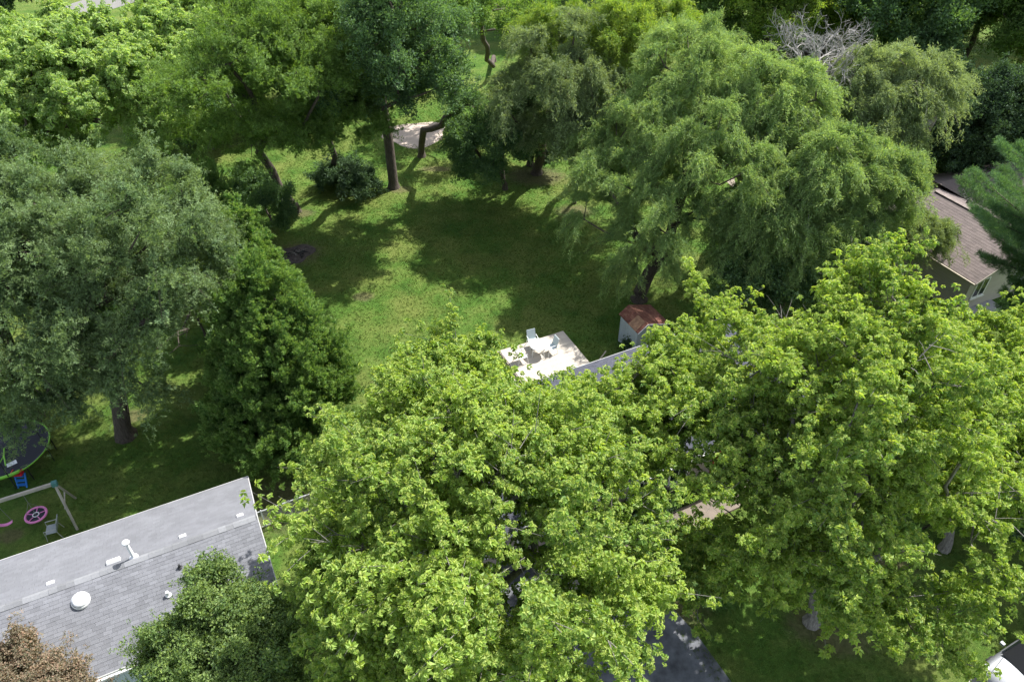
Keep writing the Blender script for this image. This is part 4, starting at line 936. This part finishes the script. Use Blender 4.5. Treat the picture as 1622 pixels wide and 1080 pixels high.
# top left light maple
T('maple_tree', 'big light green maple filling the top left corner', 'tree', (120, 250),
  [L(90, 130, 10, 5.2, 4.0), L(235, 110, 10, 4.4, 4.0), L(120, 95, 11, 4.0, 2.6), L(60, 210, 6, 3.5, 3.0), L(250, 200, 6, 3.6, 3.0), L(0, 90, 9, 4, 3.5)],
  'maple', 'maple_far', n=170, cr=1.25, scl=.40, seed=91, r0=.4, fork=3.5, twigs=1, dens=1.2)
T('maple_tree', 'light green maple at the left edge below the corner maple', 'tree', (20, 260), [L(-10, 200, 6, 3.5, 3.0), L(60, 235, 4, 2.2, 1.8)], 'maple', 'locust', n=34, cr=1.1, scl=.4, seed=92, r0=.2, fork=2)
# locusts over the far lawn
T('locust_tree', 'forked locust tree on the far lawn left with two dark stems', 'tree', (470, 335),
  [L(400, 110, 13, 5.0, 2.8), L(480, 90, 13, 4.0, 2.6), L(340, 150, 10.5, 3.5, 2.2), L(430, 190, 9, 3.0, 1.8), L(390, 235, 7, 1.8, 1.2), L(350, 215, 7, 2.4, 1.6), L(445, 225, 7.5, 2.4, 1.5)],
  'locust', 'locust', n=100, cr=1.25, scl=.5, seed=101, r0=.28, fork=1.6, sides=7, dens=.95)
T('locust_tree', 'slender locust tree standing just behind the forked one', 'tree', (525, 285),
  [L(520, 70, 13, 4.0, 3.0), L(540, 150, 9.5, 3.0, 2.2), L(455, 60, 14, 3.5, 2.5), L(570, 190, 8, 2.4, 1.5), L(500, 205, 8, 2.2, 1.4)], 'locust', 'locust', n=90, cr=1.25, scl=.55, seed=102, r0=.24, fork=5, sides=7)
T('oak_tree', 'tall straight trunked oak with blue-green leaves at the far lawn edge', 'tree', (624, 297),
  [L(610, 60, 14, 3.4, 3.6), L(590, 120, 11, 3.0, 2.6), L(650, 130, 11, 2.4, 2.4), L(640, 30, 16, 3, 3), L(575, 170, 8, 1.8, 1.3)], 'broad', 'oak', n=66, cr=1.15, scl=.5, seed=103, r0=.36, fork=8.0, sides=8, dens=.9, lean=(-.3, .3))
T('oak_tree', 'crooked limbed oak in front of the pale path circle', 'tree', (668, 248),
  [L(672, 60, 13, 2.8, 2.6), L(735, 178, 6.5, 1.9, 1.2), L(650, 120, 10, 2.8, 2.2), L(690, 135, 9, 1.6, 1.4)], 'broad', 'oak', n=52, cr=1.2, scl=.5, seed=104, r0=.27, fork=3.5, sides=8, dens=.9)
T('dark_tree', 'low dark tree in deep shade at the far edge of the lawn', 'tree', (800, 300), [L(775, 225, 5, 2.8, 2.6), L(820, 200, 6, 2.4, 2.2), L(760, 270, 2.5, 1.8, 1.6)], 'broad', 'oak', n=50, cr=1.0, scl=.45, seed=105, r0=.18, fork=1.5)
T('willow_tree', 'grey-green willow mass left of the tall willow behind the lawn', 'tree', (850, 275),
  [L(850, 140, 9.5, 3.6, 3.4), L(900, 110, 11, 3.6, 3.4), L(858, 100, 10.5, 2.5, 2.4), L(930, 190, 7.5, 2.8, 2.8), L(870, 210, 6, 2.8, 2.4)], 'willow', 'willow_grey', n=80, cr=1.25, scl=.55, seed=106, r0=.36, fork=4.0)
T('willow_tree', 'yellow-green sunlit willow top behind the grey-green mass', 'tree', (985, 200),
  [L(980, 70, 12, 3.4, 3.0), L(1040, 60, 12, 3.2, 2.8), L(900, 60, 12, 3.0, 2.6)], 'willow', 'bright', n=60, cr=1.25, scl=.62, seed=107, r0=.3, fork=5)
T('slim_tree', 'slim bare stemmed tree at the right back edge of the lawn', 'tree', (910, 322), [L(925, 200, 8, 2.0, 2.2), L(955, 250, 6, 1.8, 1.8)], 'broad', 'willow_grey', n=34, cr=1.0, scl=.5, seed=108, r0=.12, fork=4)
T('bowl_tree', 'dark stemmed tree with spreading limbs on the bright far lawn', 'tree', (782, 98),
  [L(720, 15, 9.5, 3.4, 2.0), L(790, 5, 11, 3.6, 2.0), L(840, 20, 9, 2.6, 1.8)], 'broad', 'locust', n=30, cr=1.3, scl=.65, seed=109, r0=.22, fork=1.2, dens=.7)
# big willows
T('willow_tree', 'tallest yellow-green willow right of the lawn drooping to the grass', 'tree', (1012, 474),
  [L(1110, 130, 12, 4.1, 3.4), L(1045, 215, 9.5, 4.0, 3.2), L(1130, 230, 10, 3.7, 3.2), L(985, 285, 7.5, 3.1, 2.6), L(1065, 330, 6.5, 3.6, 2.8), L(1010, 400, 4.2, 2.4, 2.0), L(950, 215, 8.5, 2.0, 1.8), L(965, 345, 5.5, 2.4, 2), L(1080, 80, 12.5, 2.5, 2.2)],
  'willow', 'willow', n=135, cr=1.3, scl=.46, seed=111, r0=.42, fork=3.0, dens=1.25, lean=(1.6, 1.2))
T('willow_tree', 'willow with lit rounded top just right of the tallest willow', 'tree', (1150, 360),
  [L(1225, 150, 12.0, 2.8, 2.6), L(1255, 215, 10, 2.5, 2.2), L(1190, 240, 9, 2.0, 2.0)], 'willow', 'willow', n=60, cr=1.15, scl=.5, tone=(.45, 1.15), seed=112, r0=.32, fork=4, dens=1.15, bark=BARKG)
T('willow_tree', 'willow between the dead tree and the dark thicket at right', 'tree', (1400, 300),
  [L(1395, 135, 12.0, 2.5, 2.2), L(1465, 140, 12, 1.9, 1.9), L(1400, 205, 10, 2.3, 2.0), L(1345, 165, 11, 1.8, 1.8), L(1490, 150, 10.5, 1.4, 1.8)], 'willow', 'willow_grey', n=75, cr=1.1, scl=.5, tone=(.3, 1.0), seed=113, r0=.32, fork=4, dens=1.15, bark=BARKG)
T('willow_tree', 'lower willow crown in front beside the brown roofed house', 'tree', (1370, 430),
  [L(1315, 265, 9.5, 2.5, 2.3), L(1400, 275, 9.0, 2.2, 2.0), L(1395, 320, 7.2, 1.8, 1.8), L(1340, 335, 7.2, 2.2, 2.1)], 'willow', 'willow', n=85, cr=1.1, scl=.5, seed=114, r0=.32, fork=3, dens=1.2, bark=BARKG)
T('willow_tree', 'pale willow above the bright maples right of the curved path', 'tree', (1240, 470),
  [L(1215, 335, 7.2, 2.3, 2.1), L(1262, 300, 8.5, 1.9, 1.9), L(1190, 395, 5.2, 2.0, 1.9), L(1290, 385, 6, 2.0, 1.9)], 'willow', 'willow', n=85, cr=1.1, scl=.52, seed=115, r0=.28, fork=2.5, dens=1.2, bark=BARKG)
T('dark_tree', 'dark shaded tree below the willows behind the right maple', 'tree', (1230, 500), [L(1200, 440, 3.5, 2.4, 2.2), L(1280, 430, 4, 2.4, 2.2), L(1340, 400, 4.5, 2.2, 2.2)], 'broad', 'oak', n=60, cr=1.0, scl=.46, seed=116, r0=.18, fork=1.2, twigs=False)
T('small_tree', 'pale grey-green small tree beside the brown roof', 'tree', (1455, 420), [L(1455, 370, 4.6, 1.6, 1.5), L(1488, 365, 4.6, .9, 1.0), L(1430, 365, 4.2, 1.2, 1.2)], 'willow', 'willow_grey', n=50, cr=.85, scl=.42, seed=117, r0=.12, fork=1.5)
# thicket
T('dark_tree', 'dark evergreen thicket tree behind the brown roofed house', 'tree', (1500, 290), [L(1490, 230, 4.5, 3.0, 2.8), L(1540, 180, 7, 3.0, 3.0), L(1530, 260, 2.5, 2.2, 2.0)], 'broad', 'dark', n=80, cr=1.1, scl=.5, seed=121, r0=.2, fork=1.5, twigs=False)
T('dark_tree', 'dark green tree in shadow at the right edge behind the pine', 'tree', (1590, 260), [L(1590, 180, 7, 3.0, 3.2), L(1620, 230, 4, 2.6, 2.6)], 'broad', 'dark', n=60, cr=1.15, scl=.5, seed=122, r0=.2, fork=2, twigs=False)
def bgtree(label, bpx, crown, style, mat, r, h, seed, n=46, name='woodland_tree', low=.34, sc=.75, cat='tree', fork=None, dens=.9):
    b = at(*bpx, 0); lob = [(b.x + dx * r, b.y + dy * r, h * z, r * k, h * .24 * k) for dx, dy, z, k in ((0, 0, .80, .72), (-.45, .1, .62, .6), (.45, -.1, .60, .62), (.05, -.4, low + .1, .55))]
    return tree(name, label, cat, (b.x, b.y), lob, style, mat, n=n, cr=r * .27 + .15, scl=sc, seed=seed, r0=.26, fork=fork if fork else h * .3, group=None, sides=6, dens=dens)
bgtree('bright yellow-green tree at the top edge right of centre', (1200, 130), 0, 'broad', 'bright', 4.6, 14, 131, 70)
bgtree('second bright green tree at the top edge above the dead tree', (1290, 110), 0, 'broad', 'bright', 4.2, 13, 132, 60)
bgtree('green tree at the top edge above the tallest willow', (1110, 110), 0, 'broad', 'locust', 4.6, 14, 133, 60)
bgtree('slim dark stemmed tree at top right of the dead tree', (1410, 66), 0, 'elm', 'elm', 4.6, 15, 134, 50, fork=6)
bgtree('grey-green tree in front of the slim stems at top right', (1400, 150), 0, 'broad', 'locust', 4.0, 9, 135, 50)
bgtree('tall two stemmed tree at top right above the thicket', (1515, 120), 0, 'elm', 'oak', 4.6, 17, 136, 60, fork=7)
bgtree('tall dark leafy tree at the upper right beside the bright gap', (1560, 160), 0, 'broad', 'locust', 4.2, 16, 137, 56, fork=6)
bgtree('pale limbed tree at the top right corner', (1610, 110), 0, 'broad', 'willow_grey', 4.6, 16, 138, 56, fork=7)
bgtree('olive green tree at the top edge far right', (1480, 40), 0, 'elm', 'elm', 5, 15, 139, 46)
bgtree('grey-green tree behind the bowl shaped tree at the top', (880, 50), 0, 'elm', 'elm', 4.8, 12, 140, 50)
bgtree('dull green tree at the top edge behind the sunlit willow', (980, 60), 0, 'elm', 'elm', 5, 13, 141, 50)
bgtree('mid-green tree behind the straight trunked oak', (560, 150), 0, 'broad', 'oak', 5, 14, 142, 60)
bgtree('yellowish green tree just left of the slim dark stems', (1345, 95), 0, 'broad', 'bright', 4.4, 11, 161, 60)
bgtree('grey-green bushy tree between the slim stems and the thicket', (1450, 115), 0, 'elm', 'elm', 4.2, 10, 162, 56)
bgtree('soft green tree behind the slim dark stems at the top', (1390, 40), 0, 'elm', 'willow_grey', 5, 12, 163, 56)
bgtree('olive tree at the top edge above the pale willow crown', (1260, 55), 0, 'broad', 'locust', 4.8, 12, 164, 56)
bgtree('light green bushy tree at the far right edge above the thicket', (1580, 120), 0, 'elm', 'willow_grey', 4.2, 10, 165, 50)
bgtree('mid-green tree at the very top between the oak and the corner maple', (330, 90), 0, 'broad', 'locust', 5, 13, 166, 56)
bgtree('shaded green tree low behind the forked locust', (395, 200), 0, 'broad', 'locust', 3.4, 8, 151, 44)
bgtree('dusky tree between the two locusts at the far lawn edge', (480, 190), 0, 'broad', 'oak', 3.2, 8, 152, 40)
bgtree('low bushy tree left of the bright lawn strip', (335, 235), 0, 'broad', 'oak', 2.6, 5.5, 153, 34)
bgtree('dark leafy tree at the top edge right of the straight oak', (640, 120), 0, 'broad', 'oak', 4.2, 12, 155, 50)
bgtree('bluish green tree at the top edge above the locusts', (440, 90), 0, 'broad', 'locust', 5.5, 13, 143, 60)
bgtree('soft green tree between the corner maple and the locusts', (330, 170), 0, 'elm', 'locust', 4.2, 12, 144, 56)
bgtree('dark conifer-like tree at the top left corner beside the road', (20, 60), 0, 'cedar', 'dark', 4, 9, 145, 60)
bgtree('dark tree behind the maple at the left of the tree trunks', (300, 230), 0, 'broad', 'dark', 2.6, 6, 146, 36)
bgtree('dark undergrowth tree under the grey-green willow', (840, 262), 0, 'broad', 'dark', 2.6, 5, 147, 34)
k = 0
rnd = random.Random(77)
FAR = ['dull green', 'yellowish green', 'dark green', 'grey-green', 'mid-green']
spots = [(-78, 103), (-60, 116), (-40, 112), (-27, 104), (-14, 114), (2, 118), (14, 106), (27, 112), (40, 103), (52, 112), (66, 104), (80, 112), (-66, 90), (44, 92), (57, 88), (62, 74), (52, 66), (70, 60), (-52, 128), (-20, 130), (18, 130), (50, 130), (-74, 72), (-58, 62), (24, 96), (32, 82), (44, 78), (36, 70), (56, 50), (64, 44), (48, 60), (2, 92), (-10, 96), (72, 88), (33, 94)]
ANCH = ((120, 'above the top left corner maple'), (330, 'above the road glimpse at top left'), (560, 'above the forked locust'), (720, 'above the straight trunked oak'), (880, 'above the bright lawn gap'), (1060, 'above the grey-green willow'), (1200, 'above the tallest willow'), (1330, 'above the dead tree'), (1480, 'above the slim dark stems'), (9999, 'at the top right corner'))
def screen_x(x, y, z): d = y * c_ - (z - CAM_H) * s_; return 811 + FPX * x / d
seen = {}
for (x, y) in spots:
    h = rnd.uniform(12, 16); r = rnd.uniform(4.6, 5.8); q5 = k % 5
    an = next(t for lim, t in ANCH if screen_x(x, y, h * .7) < lim)
    for _ in range(5):
        if (q5, an) in seen: q5 = (q5 + 1) % 5
    if an == 'at the top right corner': an = 'at the right edge, %s' % ('highest and farthest', 'high up', 'half way down', 'lower', 'lowest', 'nearest the pine', 'beside the dark tree', 'beyond the frame')[sum(1 for q in seen if q[1].startswith('at the right edge')) % 8]
    seen[(q5, an)] = 1; mt = ['locust', 'bright', 'oak', 'elm', 'willow_grey'][q5]
    dist = 'farther' if y > 108 else 'nearer' if y < 80 else 'mid-distance'
    lob = [(x + dx * r, y + dy * r, h * z, r * q, h * .24 * q) for dx, dy, z, q in ((0, 0, .78, .75), (-.45, .1, .6, .6), (.45, -.1, .58, .62), (.05, -.4, .4, .55))]
    tree('woodland_tree', '%s tree of the %s woods %s' % (FAR[q5], dist, an), 'tree', (x, y), lob, ['broad', 'broad', 'broad', 'elm', 'elm'][q5], mt, n=34, cr=1.7, scl=.95, seed=300 + k, r0=.3, fork=h * .3, group='trees of the far woods', sides=5, dens=.8, twigs=False)
    k += 1

# dead tree
rng = np.random.default_rng(7)
b = at(1325, 225, 0); dz = at(1305, 88, 13.0)
root = empty('dead_tree', (b.x, b.y, 0), label='leafless grey dead tree top among the willows', cat='dead tree')
mb = MB()
def fork(p, d, l, rad, lev):
    q = [p]
    for k3 in range(3):
        d = (d + Vector(rng.normal(size=3)) * .16 + UP * .03).normalized(); q.append(q[-1] + d * l / 3)
    mb.tube(q, [rad, rad * .88, rad * .78, rad * .66], 6 if lev < 2 else 3, False)
    if lev < 5:
        for k3 in range(3 if lev else 4):
            nd = (d + Vector(rng.normal(size=3)) * .62 + UP * .05).normalized(); fork(q[rng.integers(1, 4)] if k3 else q[3], nd, l * rng.uniform(.58, .82), rad * .6, lev + 1)
top_ = Vector((dz.x - b.x, dz.y - b.y, 11.6)); mb.tube([(0, 0, -.2), top_ * .45, top_], [.24, .19, .13], 7, False)
for k3 in range(5): fork(top_, Vector((math.cos(k3 * 1.26) * .8, math.sin(k3 * 1.26) * .8, .9)).normalized(), 1.7, .075, 0)
mb.build('trunk', BARKD, root)
# dead lower branches under the elm
b = at(300, 560, 0); rng = np.random.default_rng(17)
tips = np.array([[p.x, p.y, p.z] for p in [at(rng.uniform(235, 335), rng.uniform(480, 560), rng.uniform(2.5, 4.5)) for _ in range(26)]])
root = empty('bare_branch', (b.x + .5, b.y + 1.5, 0), label='bare brown dead branches in the dark gap between elm and arborvitae', cat='branches')
mb = limbs(rng, (b.x + .5, b.y + 1.5, 0), (b.x + .4, b.y + 1.4, 2.4), tips, .07, 5, twist=.2); mb.v = [(v[0] - b.x - .5, v[1] - b.y - 1.5, v[2]) for v in mb.v]; mb.build('trunk', BARK, root)

# white pine at the right edge
T('dark_tree', 'dense dark evergreen at the right edge below the pine', 'tree', (22.5, 22.0, 0), [(22.5, 22.0, 3.5, 2.6, 3.2), (22.8, 22.5, 6.0, 2.0, 2.6), (23.5, 19.5, 2.5, 2.2, 2.4)], 'broad', 'dark', n=90, cr=.95, scl=.42, seed=123, r0=.2, fork=1.5, twigs=False)
for q_, (x_, y_, lab_) in enumerate(((29.5, 21.5, 'maple standing just beyond the right edge of the front lawn'), (28.0, 25.5, 'second maple beyond the right edge behind the dark evergreen'))):
    tree('maple_tree', lab_, 'tree', (x_, y_), [(x_, y_, 9.5, 3.8, 3.2), (x_ + 1.5, y_ + 2, 8, 3, 2.6)], 'maple', 'maple', n=60, cr=1.2, scl=.42, seed=500 + q_, r0=.3, fork=3.5, twigs=False)
def pine():
    rng = np.random.default_rng(33); b = at(1622, 585, 0); root = empty('pine_tree', (b.x, b.y, 0), label='blue-green pine with long feathery branches at the right edge', cat='pine tree')
    mb = MB(); mb.tube([(0, 0, -.2), (0, 0, 4), (.1, 0, 10), (.1, .1, 16.5)], [.34, .28, .17, .03], 8, False)
    P, D, Tn = [], [], []
    for z in np.arange(1.6, 16.2, .85):
        Lb = (2.5 if z < 5 else 2.5 + (z - 5) * 1.5 if z < 7.5 else 6.4 * (1 - ((z - 7.5) / 10.5) ** 1.3) + .4); nb = 7
        for q in range(nb):
            a = rng.uniform(0, 2*math.pi/nb) + q*2*math.pi/nb; dr = np.array([math.cos(a), math.sin(a), 0]); l = Lb * rng.uniform(.75, 1.15); rise = rng.uniform(-.05, .22)
            f = lambda t: np.array([.05, 0, z]) + dr*l*t + np.array([0, 0, l*(rise*t + .12*t*t - .08*math.sin(3*t))])
            mb.tube([Vector(f(t)) for t in (0, .5, .95)], [.06, .04, .012], 4, False); ton = rng.uniform(.1, .9)
            for t in np.linspace(.30, 1, max(5, int(l*4.0))):
                c = f(t); sd = np.array([-dr[1], dr[0], 0])
                for sg in (-1, 1):
                    ll = l*.26*(1.12 - t)+.16
                    for u in np.linspace(.2, 1, 5):
                        P.append(c + sd*sg*ll*u + dr*ll*u*.7 + rng.normal(size=3)*.05 + np.array([0, 0, .05])); D.append(unit(sd*sg*.4 + dr*.7 + np.array([0, 0, .5]))); Tn.append(ton + rng.normal()*.15)
                P.append(c + np.array([0, 0, .08])); D.append(unit(dr + np.array([0, 0, .6]))); Tn.append(ton)
    mb.build('trunk', BARK, root, smooth=True)
    P = np.array(P); n = len(P)
    crown_object('crown', P, np.array(D), rng.uniform(.38, .58, n), np.clip(np.array(Tn), 0, 1), rng, 'needle', LM['pine'], root, (0, 0, 0))
pine()

# ------------------------------------------------------------------ low planting
def blades(name, label, cat, p, R0, H, n, mat, seed):
    rnd = random.Random(seed); root = empty(name, (p.x, p.y, 0), label=label, cat=cat); mb = MB(); tip = []
    for i in range(n):
        a = rnd.uniform(0, 6.28); r = R0 * .45 * math.sqrt(rnd.random()); x, y = r*math.cos(a), r*math.sin(a); a += rnd.uniform(-.7, .7)
        l = H * rnd.uniform(.7, 1.2); sp = rnd.uniform(.35, .85); w_ = rnd.uniform(.012, .022); sx, sy = -math.sin(a)*w_, math.cos(a)*w_; pts = []
        for t in (0, .35, .7, 1):
            rr = sp*l*t*t*.9; z = l*(t - .38*t**3); ww = 1 - t*.85
            pts += [(x + rr*math.cos(a) + sx*ww, y + rr*math.sin(a) + sy*ww, z), (x + rr*math.cos(a) - sx*ww, y + rr*math.sin(a) - sy*ww, z)]
        mb.add(pts, [(0,1,3,2), (2,3,5,4), (4,5,7,6)]); 
    o = mb.build('leaf_blades', LM[mat], root); o['kind'] = 'stuff'; return root
blades('daylily_clump', 'fountain of long strappy green leaves beside the driveway', 'plant', at(1130, 945, 0), 1.15, 1.05, 900, 'lily', 1)
for i, (x, y, lab) in enumerate(((1010, 815, 'clipped dark green shrub at the house wall beside the front walk'), (1045, 795, 'second dark green shrub along the front walk under the windows'), (975, 838, 'dark green shrub where the front walk meets the driveway'))):
    T('shrub', lab, 'shrub', (x, y), [L(x, y, .55, .62, .55)], 'broad', 'dark', n=12, cr=.35, scl=.22, seed=401 + i, r0=.03, fork=.25, twigs=False)
T('shrub', 'small dark shrub against the white side of the shed', 'shrub', (1003, 545), [L(1003, 540, .6, .5, .6)], 'broad', 'dark', n=10, cr=.35, scl=.25, seed=410, r0=.03, fork=.25, twigs=False)
hb = at(215, 1055, 2.0)
hbk = empty('hanging_basket', (hb.x, hb.y, 1.75), label='hanging flower basket with dark foliage under the near eave of the grey roof', cat='hanging basket')
MB().lathe([(.001, 0), (.12, .02), (.19, .18), (.20, .20), (.17, .19), (.001, .17)], 16).build('bowl', simple('terracotta', (.30, .14, .08), .8), hbk)
rng = np.random.default_rng(3); Pb = rng.normal(size=(60, 3)) * np.array([.12, .12, .07]) + np.array([0, 0, .26]); crown_object('foliage', Pb, unit(rng.normal(size=(60, 3)) + np.array([0, 0, 1])), rng.uniform(.15, .22, 60), rng.uniform(0, 1, 60), rng, 'broad', LM['oak'], hbk, (0, 0, 0))
for k in range(3):
    a = k*2.09; MB().tube([(.19*math.cos(a), .19*math.sin(a), .2), (0, 0, .72)], .006, 3).build('wire', M_dark, hbk)
print('SPRAYS', TOTAL[0])
